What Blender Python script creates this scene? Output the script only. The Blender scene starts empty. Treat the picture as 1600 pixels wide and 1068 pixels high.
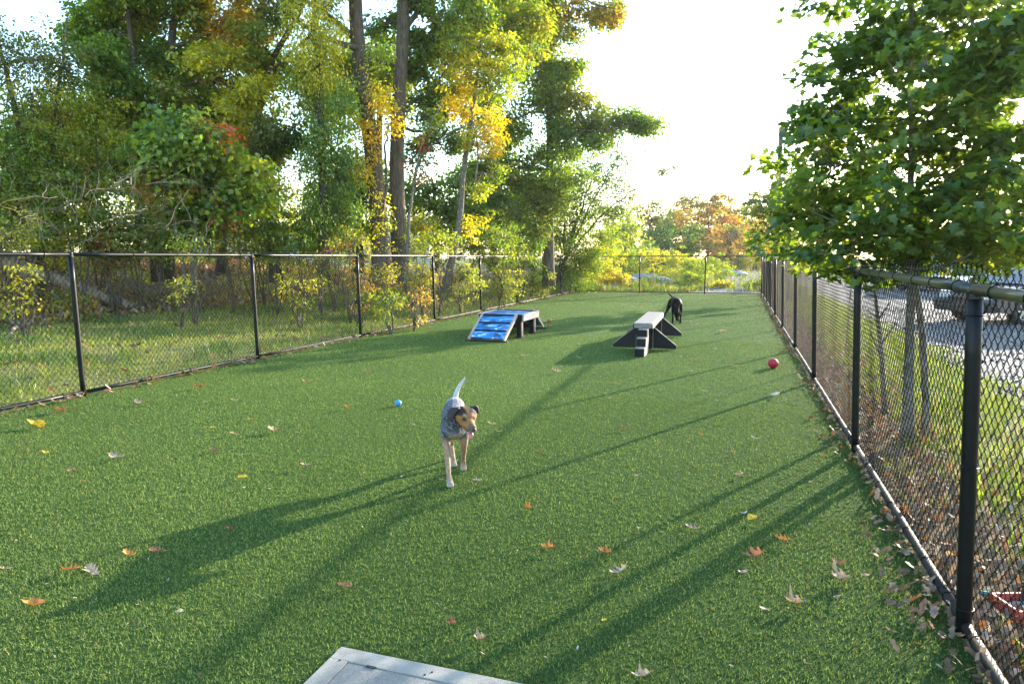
import bpy, bmesh, math, random
import numpy as np
from mathutils import Vector, Matrix, noise as mnoise

random.seed(7)
rng = np.random.default_rng(7)
scene = bpy.context.scene
COL = scene.collection
R = math.radians

# ------------------------------------------------------------------ camera
H = 1.64
FPX, CX, CY = 1067.0, 800.0, 534.0           # focal length and centre in photo pixels
PITCH, YAW = math.atan(132 / FPX), R(18.3)
cam_d = bpy.data.cameras.new('camera')
cam_d.sensor_width = 36.0
cam_d.lens = 36.0 * FPX / 1600.0
cam_d.clip_start = 0.05
cam_d.clip_end = 5000
cam = bpy.data.objects.new('camera', cam_d)
COL.objects.link(cam)
cam.location = (0, 0, H)
cam.rotation_euler = (math.pi / 2 - PITCH, 0, YAW)
scene.camera = cam

# ------------------------------------------------------------------ sky, sun, exposure
HAZE = .0003
SUN_EL, SUN_AZ = R(13.0), R(26.0)            # azimuth from +Y towards +X
world = bpy.data.worlds.new('World')
scene.world = world
world.use_nodes = True
wn = world.node_tree
bg = wn.nodes['Background']
sky = wn.nodes.new('ShaderNodeTexSky')
sky.sky_type = 'NISHITA'
sky.sun_disc = False
sky.sun_elevation = SUN_EL
sky.sun_rotation = SUN_AZ
sky.air_density = 1.3
sky.dust_density = .7
sky.ozone_density = 3.0
wn.links.new(sky.outputs[0], bg.inputs['Color'])
bg.inputs['Strength'].default_value = 0.15
sun_d = bpy.data.lights.new('sun', 'SUN')
sun_d.energy = 3.0
sun_d.angle = R(0.6)
sun_d.color = (1.0, 0.90, 0.74)
sun = bpy.data.objects.new('sun', sun_d)
COL.objects.link(sun)
sdir = Vector((math.sin(SUN_AZ) * math.cos(SUN_EL), math.cos(SUN_AZ) * math.cos(SUN_EL), math.sin(SUN_EL)))
sun.rotation_euler = sdir.to_track_quat('Z', 'Y').to_euler()
scene.view_settings.view_transform = 'Standard'
scene.view_settings.look = 'None'
scene.view_settings.exposure = 2.72
scene.view_settings.gamma = 1.0
scene.view_settings.use_curve_mapping = False
scene.render.engine = 'CYCLES'
scene.cycles.max_bounces = 8
scene.cycles.transparent_max_bounces = 8
scene.cycles.use_denoising = True

# ------------------------------------------------------------------ measuring helpers (photo pixel -> place)
FW = np.array([-math.sin(YAW) * math.cos(PITCH), math.cos(YAW) * math.cos(PITCH), -math.sin(PITCH)])
RT = np.array([math.cos(YAW), math.sin(YAW), 0.0])
UP = np.cross(RT, FW)
def ray(px, py):
    return FW + RT * (px - CX) / FPX - UP * (py - CY) / FPX
def G(px, py, z=0.0):
    d = ray(px, py); t = (z - H) / d[2]
    return np.array([0, 0, H]) + d * t
def AT(px, py, dist):
    d = ray(px, py); d = d / np.linalg.norm(d[:2])
    return np.array([0, 0, H]) + d * dist

# ------------------------------------------------------------------ object helpers
def link(o, parent=None):
    COL.objects.link(o)
    if parent is not None:
        o.parent = parent
    return o
def tag(o, label=None, cat=None, group=None, kind=None):
    if label: o['label'] = label
    if cat: o['category'] = cat
    if group: o['group'] = group
    if kind: o['kind'] = kind
    return o
def empty(name, loc=(0, 0, 0), rz=0.0):
    o = bpy.data.objects.new(name, None)
    o.empty_display_size = 0.2
    o.location = loc; o.rotation_euler = (0, 0, rz)
    return link(o)
def mobj(name, me, mat=None, parent=None, kind=None):
    if mat is not None and not me.materials:
        me.materials.append(mat)
    o = bpy.data.objects.new(name, me)
    link(o, parent)
    if kind: o['kind'] = kind
    return o
def copy_tree(o, parent=None):
    c = o.copy(); COL.objects.link(c); c.parent = parent
    for ch in list(o.children):
        copy_tree(ch, c)
    return c
def from_bm(name, bm, mat, parent=None, smooth=False, kind=None):
    me = bpy.data.meshes.new(name)
    bm.normal_update()
    bm.to_mesh(me); bm.free()
    if smooth:
        me.polygons.foreach_set('use_smooth', [True] * len(me.polygons))
    return mobj(name, me, mat, parent, kind)
def np_mesh(name, V, F, colors=None, smooth=False):
    """V (n,3); F (m,k) equal sized faces."""
    V = np.asarray(V, dtype=np.float32); F = np.asarray(F, dtype=np.int32)
    me = bpy.data.meshes.new(name)
    me.vertices.add(len(V)); me.vertices.foreach_set('co', V.ravel())
    m, k = F.shape
    me.loops.add(m * k); me.loops.foreach_set('vertex_index', F.ravel())
    me.polygons.add(m)
    me.polygons.foreach_set('loop_start', np.arange(0, m * k, k, dtype=np.int32))
    me.polygons.foreach_set('loop_total', np.full(m, k, dtype=np.int32))
    if smooth:
        me.polygons.foreach_set('use_smooth', np.ones(m, dtype=bool))
    if colors is not None:
        a = me.color_attributes.new('Col', 'FLOAT_COLOR', 'POINT')
        c = np.ones((len(V), 4), dtype=np.float32); c[:, :3] = colors
        a.data.foreach_set('color', c.ravel())
    me.update(calc_edges=True)
    return me

def bx(bm, x0, x1, y0, y1, z0, z1, bev=0.0):
    vs = [bm.verts.new((x, y, z)) for x in (x0, x1) for y in (y0, y1) for z in (z0, z1)]
    idx = [(0, 1, 3, 2), (4, 6, 7, 5), (0, 4, 5, 1), (2, 3, 7, 6), (0, 2, 6, 4), (1, 5, 7, 3)]
    fs = [bm.faces.new([vs[i] for i in f]) for f in idx]
    if bev > 0:
        es = {e for f in fs for e in f.edges}
        bmesh.ops.bevel(bm, geom=list(es), offset=bev, segments=2, affect='EDGES', profile=0.7)
def obox(bm, c, dx, dy, dz, M=None, bev=0.0):
    """oriented box: centre c, half sizes, matrix"""
    n0 = len(bm.verts)
    bx(bm, -dx, dx, -dy, dy, -dz, dz, bev)
    bm.verts.ensure_lookup_table()
    T = Matrix.Translation(Vector(c)) @ (M.to_4x4() if M is not None else Matrix.Identity(4))
    for v in bm.verts[n0:]:
        v.co = T @ v.co

def tube(P, r, n=6, cap=True):
    """numpy tube along polyline P with radii r -> V, F quads (as (m,4))"""
    P = np.asarray(P, float); r = np.broadcast_to(np.asarray(r, float), (len(P),)).copy()
    T = np.gradient(P, axis=0)
    T /= (np.linalg.norm(T, axis=1, keepdims=True) + 1e-9)
    ref = np.array([0.0, 0, 1]) if abs(T[0, 2]) < 0.9 else np.array([1.0, 0, 0])
    U = np.cross(T, ref); 
    bad = np.linalg.norm(U, axis=1) < 1e-3
    if bad.any(): U[bad] = np.cross(T[bad], np.array([0.0, 1, 0.3]))
    U /= np.linalg.norm(U, axis=1, keepdims=True)
    W = np.cross(T, U)
    a = np.linspace(0, 2 * np.pi, n, endpoint=False)
    V = P[:, None, :] + r[:, None, None] * (np.cos(a)[None, :, None] * U[:, None, :] + np.sin(a)[None, :, None] * W[:, None, :])
    V = V.reshape(-1, 3)
    i = np.arange(len(P) - 1)[:, None] * n; j = np.arange(n)[None, :]; j2 = (j + 1) % n
    F = np.stack([i + j, i + j2, i + n + j2, i + n + j], -1).reshape(-1, 4)
    if cap:
        m = len(V)
        V = np.vstack([V, P[0], P[-1]])
        F0 = np.stack([np.full(n, m), (np.arange(n) + 1) % n, np.arange(n), np.arange(n)], -1)
        b = (len(P) - 1) * n
        F1 = np.stack([np.full(n, m + 1), b + np.arange(n), b + (np.arange(n) + 1) % n, b + (np.arange(n) + 1) % n], -1)
        # degenerate quads -> triangles handled by separate list
        return V, F, np.vstack([F0[:, :3], F1[:, :3]])
    return V, F, np.zeros((0, 3), int)
class Acc:
    """collects quads and tris; builds as triangles"""
    def __init__(s): s.V = []; s.T = []; s.C = []; s.n = 0
    def add(s, V, F, c=None):
        V = np.asarray(V, float); F = np.asarray(F, int)
        if F.shape[1] == 4:
            F = np.vstack([F[:, [0, 1, 2]], F[:, [0, 2, 3]]])
        s.V.append(V); s.T.append(F + s.n); s.n += len(V)
        if c is not None:
            s.C.append(np.broadcast_to(np.asarray(c, float), (len(V), 3)))
    def tube(s, P, r, n=6, c=None, cap=True):
        V, F, T = tube(P, r, n, cap)
        s.V.append(V); s.T.append(np.vstack([F[:, [0, 1, 2]], F[:, [0, 2, 3]]]) + s.n)
        if len(T): s.T.append(T + s.n)
        s.n += len(V)
        if c is not None: s.C.append(np.broadcast_to(np.asarray(c, float), (len(V), 3)))
    def mesh(s, name, smooth=False):
        C = np.vstack(s.C) if s.C else None
        return np_mesh(name, np.vstack(s.V), np.vstack(s.T), C, smooth)
    def build(s, name, mat, parent=None, smooth=False, kind=None):
        return mobj(name, s.mesh(name, smooth), mat, parent, kind)

def fbm(x, y, s=1.0, o=3, seed=0.0):
    v = 0; a = 1; t = 0
    for _ in range(o):
        v = v + a * (np.sin(x * s * 1.7 + seed + 1.3 * np.sin(y * s * 1.1 + seed * 2)) * np.cos(y * s * 1.9 - seed + 1.7 * np.sin(x * s * .8 + seed)))
        t += a; a *= .55; s *= 2.13; seed += 3.1
    return v / t
def mix(a, b, t):
    t = np.clip(t, 0, 1)
    t = t[..., None] if isinstance(t, np.ndarray) else t
    return np.asarray(a) * (1 - t) + np.asarray(b) * t

# ------------------------------------------------------------------ materials
def new_mat(name):
    m = bpy.data.materials.new(name); m.use_nodes = True
    return m, m.node_tree, m.node_tree.nodes['Principled BSDF']
def node(nt, t, **kw):
    n = nt.nodes.new(t)
    for k, v in kw.items(): setattr(n, k, v)
    return n
def simple(name, col, rough=0.6, metal=0.0, noise_scale=None, noise_amt=0.15, bump=0.0, bscale=60.0, spec=0.5, col2=None, coat=0):
    m, nt, p = new_mat(name)
    p.inputs['Base Color'].default_value = (*col, 1)
    p.inputs['Roughness'].default_value = rough
    p.inputs['Metallic'].default_value = metal
    p.inputs['Specular IOR Level'].default_value = spec
    p.inputs['Coat Weight'].default_value = coat
    tc = node(nt, 'ShaderNodeTexCoord')
    if noise_scale:
        n = node(nt, 'ShaderNodeTexNoise'); n.inputs['Scale'].default_value = noise_scale; n.inputs['Detail'].default_value = 6
        nt.links.new(tc.outputs['Object'], n.inputs['Vector'])
        r = node(nt, 'ShaderNodeValToRGB')
        c2 = col2 or tuple(c * (1 - noise_amt * 2) for c in col)
        r.color_ramp.elements[0].position = .32; r.color_ramp.elements[1].position = .68
        r.color_ramp.elements[0].color = (*c2, 1)
        r.color_ramp.elements[1].color = (*[min(1, c * (1 + noise_amt)) for c in col], 1)
        nt.links.new(n.outputs['Fac'], r.inputs['Fac']); nt.links.new(r.outputs['Color'], p.inputs['Base Color'])
    if bump > 0:
        n2 = node(nt, 'ShaderNodeTexNoise'); n2.inputs['Scale'].default_value = bscale; n2.inputs['Detail'].default_value = 5
        nt.links.new(tc.outputs['Object'], n2.inputs['Vector'])
        b = node(nt, 'ShaderNodeBump'); b.inputs['Strength'].default_value = bump; b.inputs['Distance'].default_value = .02
        nt.links.new(n2.outputs['Fac'], b.inputs['Height']); nt.links.new(b.outputs['Normal'], p.inputs['Normal'])
    return m
def leaf_material(name, trans=0.45, rough=0.45, gloss=0.06, warm=(1.25, 1.15, .55), veins=False):
    m = bpy.data.materials.new(name); m.use_nodes = True; nt = m.node_tree
    for n in list(nt.nodes): nt.nodes.remove(n)
    out = node(nt, 'ShaderNodeOutputMaterial')
    at = node(nt, 'ShaderNodeAttribute', attribute_name='Col')
    df = node(nt, 'ShaderNodeBsdfDiffuse'); tr = node(nt, 'ShaderNodeBsdfTranslucent'); gl = node(nt, 'ShaderNodeBsdfGlossy')
    gl.inputs['Roughness'].default_value = rough
    gl.inputs['Color'].default_value = (.9, .95, 1, 1)
    mul = node(nt, 'ShaderNodeVectorMath', operation='MULTIPLY'); mul.inputs[1].default_value = warm
    src = at.outputs['Color']
    if veins:
        tc = node(nt, 'ShaderNodeTexCoord'); nz = node(nt, 'ShaderNodeTexNoise'); nz.inputs['Scale'].default_value = 45
        nt.links.new(tc.outputs['Object'], nz.inputs['Vector'])
        mr = node(nt, 'ShaderNodeMapRange'); mr.inputs[1].default_value = .3; mr.inputs[2].default_value = .7; mr.inputs[3].default_value = .6; mr.inputs[4].default_value = 1.25
        nt.links.new(nz.outputs['Fac'], mr.inputs[0])
        sc = node(nt, 'ShaderNodeVectorMath', operation='SCALE')
        nt.links.new(at.outputs['Color'], sc.inputs[0]); nt.links.new(mr.outputs[0], sc.inputs['Scale'])
        src = sc.outputs[0]
    nt.links.new(src, df.inputs['Color']); nt.links.new(src, mul.inputs[0]); nt.links.new(mul.outputs[0], tr.inputs['Color'])
    m1 = node(nt, 'ShaderNodeMixShader'); m1.inputs[0].default_value = trans
    nt.links.new(df.outputs[0], m1.inputs[1]); nt.links.new(tr.outputs[0], m1.inputs[2])
    m2 = node(nt, 'ShaderNodeMixShader'); m2.inputs[0].default_value = gloss
    nt.links.new(m1.outputs[0], m2.inputs[1]); nt.links.new(gl.outputs[0], m2.inputs[2])
    nt.links.new(m2.outputs[0], out.inputs[0])
    return m

M = {}
M['leaf'] = leaf_material('tree_leaf', trans=.5, gloss=.03, warm=(1.9, 1.8, .45))
M['maple'] = leaf_material('maple_leaf', trans=.5, gloss=.035, rough=.4, warm=(2.3, 1.9, .5))
M['blade'] = leaf_material('grass_blade', trans=.35, gloss=.015, rough=.4, warm=(1.1, 1.15, .7))
M['turf_blade'] = leaf_material('turf_blade', trans=.32, gloss=.006, rough=.55, warm=(1.15, 1.15, .6))
M['dry_leaf'] = leaf_material('dry_leaf', trans=.22, gloss=.03, rough=.5, warm=(1.2, .95, .6), veins=True)
M['bark'] = simple('bark', (.20, .165, .13), .9, noise_scale=9, noise_amt=.3, bump=.9, bscale=22)
def bark_mat(name, col, col2, vs=(14, 14, 2.5), bump=.8):
    m, nt, p = new_mat(name)
    tc = node(nt, 'ShaderNodeTexCoord'); mp = node(nt, 'ShaderNodeMapping'); mp.inputs['Scale'].default_value = vs
    nt.links.new(tc.outputs['Object'], mp.inputs['Vector'])
    nz = node(nt, 'ShaderNodeTexNoise'); nz.inputs['Scale'].default_value = 1.6; nz.inputs['Detail'].default_value = 7; nz.inputs['Roughness'].default_value = .65
    nt.links.new(mp.outputs[0], nz.inputs['Vector'])
    r = node(nt, 'ShaderNodeValToRGB'); r.color_ramp.elements[0].position = .38; r.color_ramp.elements[1].position = .64
    r.color_ramp.elements[0].color = (*col2, 1); r.color_ramp.elements[1].color = (*col, 1)
    nt.links.new(nz.outputs['Fac'], r.inputs['Fac']); nt.links.new(r.outputs[0], p.inputs['Base Color'])
    b = node(nt, 'ShaderNodeBump'); b.inputs['Strength'].default_value = bump; b.inputs['Distance'].default_value = .03
    nt.links.new(nz.outputs['Fac'], b.inputs['Height']); nt.links.new(b.outputs[0], p.inputs['Normal'])
    p.inputs['Roughness'].default_value = .92; p.inputs['Specular IOR Level'].default_value = .2
    return m
M['bark'] = bark_mat('furrowed_bark', (.17, .13, .095), (.065, .05, .038))
M['bark_dark'] = bark_mat('dark_bark', (.11, .085, .065), (.045, .036, .03))
M['bark_grey'] = bark_mat('grey_bark', (.23, .20, .17), (.09, .078, .065), (10, 10, 6))
M['dead_wood'] = bark_mat('dead_wood', (.38, .31, .24), (.17, .135, .10), (8, 8, 3))
M['twig'] = simple('pale_twig', (.26, .20, .12), .85, noise_scale=5, noise_amt=.25)
M['black_pipe'] = simple('black_fence_paint', (.006, .006, .007), .4, noise_scale=30, noise_amt=.2, spec=.22, bump=.05, bscale=90)
M['rail_pipe'] = simple('weathered_rail_paint', (.045, .042, .034), .30, metal=.3, noise_scale=25, noise_amt=.3, spec=.6)
M['bottom_pipe'] = simple('dull_bottom_rail_paint', (.03, .027, .023), .62, noise_scale=25, noise_amt=.4, spec=.18)
M['wire'] = simple('black_vinyl_wire', (.005, .0055, .006), .7, spec=.08)
M['galv'] = simple('galvanised_wire', (.3, .3, .3), .35, metal=.8)
M['concrete'] = simple('pale_concrete', (.30, .268, .222), .9, noise_scale=14, noise_amt=.12, bump=.3, bscale=180)
M['concrete_panel'] = simple('grey_grit_panel', (.27, .242, .205), .95, noise_scale=120, noise_amt=.12, bump=.5, bscale=400)
M['dark'] = simple('dark_recess', (.02, .02, .02), .8)

# terrain material : vertex colours varied by noise
def ground_mat():
    m, nt, p = new_mat('ground_soil_grass')
    at = node(nt, 'ShaderNodeAttribute', attribute_name='Col')
    tc = node(nt, 'ShaderNodeTexCoord')
    nz = node(nt, 'ShaderNodeTexNoise'); nz.inputs['Scale'].default_value = 9; nz.inputs['Detail'].default_value = 9; nz.inputs['Roughness'].default_value = .7
    nt.links.new(tc.outputs['Object'], nz.inputs['Vector'])
    mr = node(nt, 'ShaderNodeMapRange'); mr.inputs[1].default_value = .3; mr.inputs[2].default_value = .7; mr.inputs[3].default_value = .45; mr.inputs[4].default_value = 1.5
    nt.links.new(nz.outputs['Fac'], mr.inputs[0])
    sc = node(nt, 'ShaderNodeVectorMath', operation='SCALE')
    nt.links.new(at.outputs['Color'], sc.inputs[0]); nt.links.new(mr.outputs[0], sc.inputs['Scale'])
    nt.links.new(sc.outputs[0], p.inputs['Base Color'])
    b = node(nt, 'ShaderNodeBump'); b.inputs['Strength'].default_value = .7; b.inputs['Distance'].default_value = .05
    nt.links.new(nz.outputs['Fac'], b.inputs['Height']); nt.links.new(b.outputs[0], p.inputs['Normal'])
    p.inputs['Roughness'].default_value = 1; p.inputs['Specular IOR Level'].default_value = .1
    return m
M['ground'] = ground_mat()
def turf_mat():
    m, nt, p = new_mat('artificial_turf_mat')
    tc = node(nt, 'ShaderNodeTexCoord')
    v = node(nt, 'ShaderNodeTexVoronoi'); v.inputs['Scale'].default_value = 75
    nt.links.new(tc.outputs['Object'], v.inputs['Vector'])
    n2 = node(nt, 'ShaderNodeTexNoise'); n2.inputs['Scale'].default_value = 90; n2.inputs['Detail'].default_value = 6; n2.inputs['Roughness'].default_value = .8
    nt.links.new(tc.outputs['Object'], n2.inputs['Vector'])
    r = node(nt, 'ShaderNodeValToRGB')
    e = r.color_ramp.elements; e[0].position = .30; e[0].color = (.03, .065, .018, 1); e[1].position = .72; e[1].color = (.12, .19, .045, 1)
    x = r.color_ramp.elements.new(.5); x.color = (.07, .125, .03, 1)
    nt.links.new(n2.outputs['Fac'], r.inputs['Fac']); nt.links.new(r.outputs[0], p.inputs['Base Color'])
    b = node(nt, 'ShaderNodeBump'); b.inputs['Strength'].default_value = 1; b.inputs['Distance'].default_value = .03
    nt.links.new(n2.outputs['Fac'], b.inputs['Height']); nt.links.new(b.outputs[0], p.inputs['Normal'])
    p.inputs['Roughness'].default_value = .95; p.inputs['Specular IOR Level'].default_value = .04
    return m
M['turf'] = turf_mat()
def gravel_mat():
    m, nt, p = new_mat('grey_gravel')
    tc = node(nt, 'ShaderNodeTexCoord')
    v = node(nt, 'ShaderNodeTexVoronoi'); v.inputs['Scale'].default_value = 16
    nt.links.new(tc.outputs['Object'], v.inputs['Vector'])
    hs = node(nt, 'ShaderNodeSeparateColor'); nt.links.new(v.outputs['Color'], hs.inputs[0])
    r = node(nt, 'ShaderNodeValToRGB'); r.color_ramp.elements[0].color = (.04, .04, .044, 1); r.color_ramp.elements[1].color = (.17, .168, .165, 1)
    nt.links.new(hs.outputs[0], r.inputs[0]); nt.links.new(r.outputs[0], p.inputs['Base Color'])
    b = node(nt, 'ShaderNodeBump'); b.invert = True; b.inputs['Strength'].default_value = 1; b.inputs['Distance'].default_value = .04
    nt.links.new(v.outputs['Distance'], b.inputs['Height']); nt.links.new(b.outputs[0], p.inputs['Normal'])
    p.inputs['Roughness'].default_value = .95
    return m
M['gravel'] = gravel_mat()

# ------------------------------------------------------------------ terrain
XL, XR, YF, YN = -7.38, 1.0, 32.05, -3.0       # fence lines
def hfun(x, y):
    x = np.asarray(x, float); y = np.asarray(y, float)
    t = np.maximum(0, XL - .15 - x)
    z = .055 * np.minimum(t, 6.5) + .17 * np.clip(t - 6.2, 0, 7) + .02 * np.clip(t - 13, 0, 60)
    fade = np.clip((40 - y) / 12, .25, 1)
    z = z * fade
    b = np.maximum(0, y - YF - .3)
    back = .03 * np.minimum(b, 30) * np.clip((6 - x) / 8, 0, 1)
    z = np.maximum(z, back)
    inside = (x > XL - .05) & (x < XR + .05) & (y < YF + .05) & (y > YN - 1)
    bump = .05 * fbm(x, y, .9, 3, 1.0) * np.clip(np.maximum(t, b) / 1.5, 0, 1)
    z = z + bump
    return np.where(inside, -.03, z)
def hz(x, y): return float(hfun(x, y))

def axis(lo, hi, s, far):
    a = list(np.arange(lo, hi, s)); st = s
    while a[-1] < far: st *= 1.35; a.append(a[-1] + st)
    st = s
    while a[0] > -far: st *= 1.35; a.insert(0, a[0] - st)
    return np.array(a)
ax_, ay_ = axis(-30, 14, .42, 500), axis(-4, 60, .42, 500)
# snap lines to the turf edge
for v in (XL - .06, XR + .06): ax_[np.argmin(abs(ax_ - v))] = v
gx, gy = np.meshgrid(ax_, ay_, indexing='ij')
gz = hfun(gx, gy)
nx_, ny_ = gx.shape
idx = (np.arange(nx_ - 1)[:, None] * ny_ + np.arange(ny_ - 1)[None, :])
F = np.stack([idx, idx + ny_, idx + ny_ + 1, idx + 1], -1).reshape(-1, 4)
t = XL - gx
grass = np.array([.17, .19, .035]); soil = np.array([.12, .085, .055]); litter = np.array([.17, .105, .06]); dry = np.array([.26, .2, .11])
n1 = fbm(gx, gy, .6, 3, 4.)
col = mix(grass, dry, np.clip(.25 + .5 * fbm(gx, gy, 1.3, 3, 9.), 0, .7))
col = np.where(((t > 6.3 + n1 * .9) & (gy < 60))[..., None], mix(soil, litter, .5 + .5 * fbm(gx, gy, 2.1, 2, 2.)), col)
right = gx > XR
col = np.where((right & (gx < XR + .75 + .2 * n1))[..., None], mix(soil, dry, .5 + .5 * fbm(gx, gy, 3, 2, 5.)), col)
col = np.where((right & (gx > XR + .75))[..., None], mix(grass * 1.2, dry, np.clip(.3 + .55 * fbm(gx, gy, 1.1, 3, 7.), 0, .9)), col)
terrain_me = np_mesh('ground', np.stack([gx, gy, gz], -1).reshape(-1, 3), F, col.reshape(-1, 3), True)
tag(mobj('ground', terrain_me, M['ground']), kind='structure')

# gravel lot on the right and a gravel path at the back
def sheet(name, poly_fn, x0, x1, y0, y1, step, mat, dz):
    xs = np.arange(x0, x1 + step, step); ys = np.arange(y0, y1 + step, step)
    X, Y = np.meshgrid(xs, ys, indexing='ij'); keep = poly_fn(X, Y)
    Z = hfun(X, Y) + dz
    n = len(ys); I = np.arange(len(xs) - 1)[:, None] * n + np.arange(n - 1)[None, :]
    k = keep[:-1, :-1] & keep[1:, :-1] & keep[:-1, 1:] & keep[1:, 1:]
    Fq = np.stack([I, I + n, I + n + 1, I + 1], -1)[k]
    o = mobj(name, np_mesh(name, np.stack([X, Y, Z], -1).reshape(-1, 3), Fq, None, True), mat)
    return tag(o, kind='structure')
def lot_mask(X, Y): return (X > 3.0 + .35 * fbm(X * 0, Y, .8, 3, 3.) + .02 * np.maximum(0, Y - 12))
sheet('gravel_lot', lot_mask, 2.2, 45, 1, 60, .5, M['gravel'], .012)
def path_mask(X, Y):
    c = -.4 + .05 * (Y - 33) * 1.0
    return (abs(X - c) < 1.3 + .5 * fbm(X * 0, Y, .5, 2, 8.))
sheet('gravel_path', path_mask, -6, 6, 32.6, 56, .35, M['gravel'], .03)

# pebbles on the gravel
def pebbles(name, n, fn, smin, smax):
    P = fn(n); s = rng.uniform(smin, smax, n) ** 1
    base = np.array([[1, 0, 0], [0, 1, 0], [-1, 0, 0], [0, -1, 0], [0, 0, .7], [0, 0, -.7]], float)
    F8 = np.array([[0, 1, 4], [1, 2, 4], [2, 3, 4], [3, 0, 4], [1, 0, 5], [2, 1, 5], [3, 2, 5], [0, 3, 5]])
    a = rng.uniform(0, 6.28, n); ca, sa = np.cos(a), np.sin(a)
    jit = rng.uniform(.6, 1.2, (n, 6, 3)) * base
    V = jit * s[:, None, None]
    x = V[..., 0] * ca[:, None] - V[..., 1] * sa[:, None]; y = V[..., 0] * sa[:, None] + V[..., 1] * ca[:, None]
    V = np.stack([x, y, V[..., 2]], -1) + P[:, None, :]
    FF = (F8[None] + 6 * np.arange(n)[:, None, None]).reshape(-1, 3)
    g = rng.uniform(.06, .2, n)[:, None] * np.array([1, .98, .95])
    me = np_mesh(name, V.reshape(-1, 3), FF, np.repeat(g, 6, 0))
    return mobj(name, me, M['stone'], kind='stuff')
def attr_mat(name, rough=.9, bump=.3, bscale=40, spec=.2, nscale=12, lo=.7, hi=1.25):
    m, nt, p = new_mat(name)
    at = node(nt, 'ShaderNodeAttribute', attribute_name='Col'); tc = node(nt, 'ShaderNodeTexCoord')
    nz = node(nt, 'ShaderNodeTexNoise'); nz.inputs['Scale'].default_value = nscale; nz.inputs['Detail'].default_value = 6
    nt.links.new(tc.outputs['Object'], nz.inputs['Vector'])
    mr = node(nt, 'ShaderNodeMapRange'); mr.inputs[1].default_value = .3; mr.inputs[2].default_value = .7; mr.inputs[3].default_value = lo; mr.inputs[4].default_value = hi
    nt.links.new(nz.outputs['Fac'], mr.inputs[0])
    sc = node(nt, 'ShaderNodeVectorMath', operation='SCALE')
    nt.links.new(at.outputs['Color'], sc.inputs[0]); nt.links.new(mr.outputs[0], sc.inputs['Scale'])
    nt.links.new(sc.outputs[0], p.inputs['Base Color'])
    if bump:
        b = node(nt, 'ShaderNodeBump'); b.inputs['Strength'].default_value = bump; b.inputs['Distance'].default_value = .02
        nt.links.new(nz.outputs['Fac'], b.inputs['Height']); nt.links.new(b.outputs[0], p.inputs['Normal'])
    p.inputs['Roughness'].default_value = rough; p.inputs['Specular IOR Level'].default_value = spec
    return m
M['stone'] = attr_mat('stone')
def peb_fn(n):
    x = rng.uniform(2.9, 10, n); y = 3 + 22 * rng.uniform(0, 1, n) ** 1.3
    return np.stack([x, y, np.full(n, .02)], -1)
tag(pebbles('gravel_stones', 5000, peb_fn, .012, .04), 'loose grey gravel stones covering the lot beyond the right fence', 'gravel')

# ------------------------------------------------------------------ artificial turf
tme = np_mesh('turf', [(XL, YN, 0), (XR - .02, YN, 0), (XR - .02, YF, 0), (XL, YF, 0)], [(0, 1, 2, 3)])
tag(mobj('turf', tme, M['turf']), kind='structure')
def blades(P, h, w, lean, c, acc_fold=False, curl=0.0):
    n = len(P)
    a = rng.uniform(0, 2 * np.pi, n); ux, uy = np.cos(a), np.sin(a)
    b = rng.uniform(0, 2 * np.pi, n); l = rng.uniform(.1, 1, n) * lean
    side = np.stack([ux, uy, np.zeros(n)], -1) * (w / 2)[:, None]
    tip = P + np.stack([np.cos(b) * np.sin(l) * h, np.sin(b) * np.sin(l) * h, np.cos(l) * h], -1)
    if not acc_fold:
        V = np.stack([P - side, P + side, tip], 1).reshape(-1, 3)
        return V, np.arange(3 * n).reshape(-1, 3), np.repeat(c, 3, 0)
    mid = P + (tip - P) * .5 + np.stack([np.zeros(n), np.zeros(n), h * .12 * (1 + curl)], -1)
    tip = tip - np.stack([np.zeros(n), np.zeros(n), h * .25 * curl * rng.uniform(0, 1, n)], -1)
    V = np.stack([P - side * .7, P + side * .7, mid + side, mid - side, tip], 1).reshape(-1, 3)
    k = 5 * np.arange(n)[:, None]
    T = np.vstack([k + [0, 1, 2], k + [0, 2, 3], k + [3, 2, 4]])
    return V, T, np.repeat(c, 5, 0)
def turf_blades():
    Ps, hs, ws = [], [], []
    for (y0, y1, x0, x1, dens, h, w) in [(1.5, 3.0, -4.6, 1, 13000, .017, .0046), (3.0, 4.6, -6.6, 1, 9000, .018, .0052), (4.6, 8, XL, 1, 4200, .019, .0065),
                                         (8, 14, XL, 1, 1500, .021, .010), (14, 32, XL, 1, 300, .024, .015)]:
        n = int((y1 - y0) * (x1 - x0) * dens)
        P = np.stack([rng.uniform(x0, x1, n), rng.uniform(y0, y1, n), np.zeros(n)], -1)
        Ps.append(P); hs.append(h * rng.uniform(.6, 1.25, n)); ws.append(w * rng.uniform(.7, 1.3, n))
    P = np.vstack(Ps); h = np.concatenate(hs); w = np.concatenate(ws)
    keep = (P[:, 0] < XR - .03) & ~((P[:, 0] > -1.53) & (P[:, 0] < -.3) & (P[:, 1] < 2.36))
    P, h, w = P[keep], h[keep], w[keep]
    n = len(P)
    t = rng.uniform(0, 1, n); k = rng.uniform(0, 1, n)
    c = mix([.055, .105, .032], [.245, .305, .084], t)
    c = np.where((k > .95)[:, None], [.25, .30, .10], c)      # pale thatch fibres
    c = np.where((k < .05)[:, None], [.17, .13, .07], c)
    c = c * (1 + .16 * fbm(P[:, 0], P[:, 1], .7, 3, 2.))[:, None]
    V, T, C = blades(P, h, w, 1.45, c)
    return mobj('turf_fibres', np_mesh('turf_fibres', V, T, C), M['turf_blade'], kind='stuff')
tag(turf_blades(), 'short bright green fibres of the artificial turf', 'turf')

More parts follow.
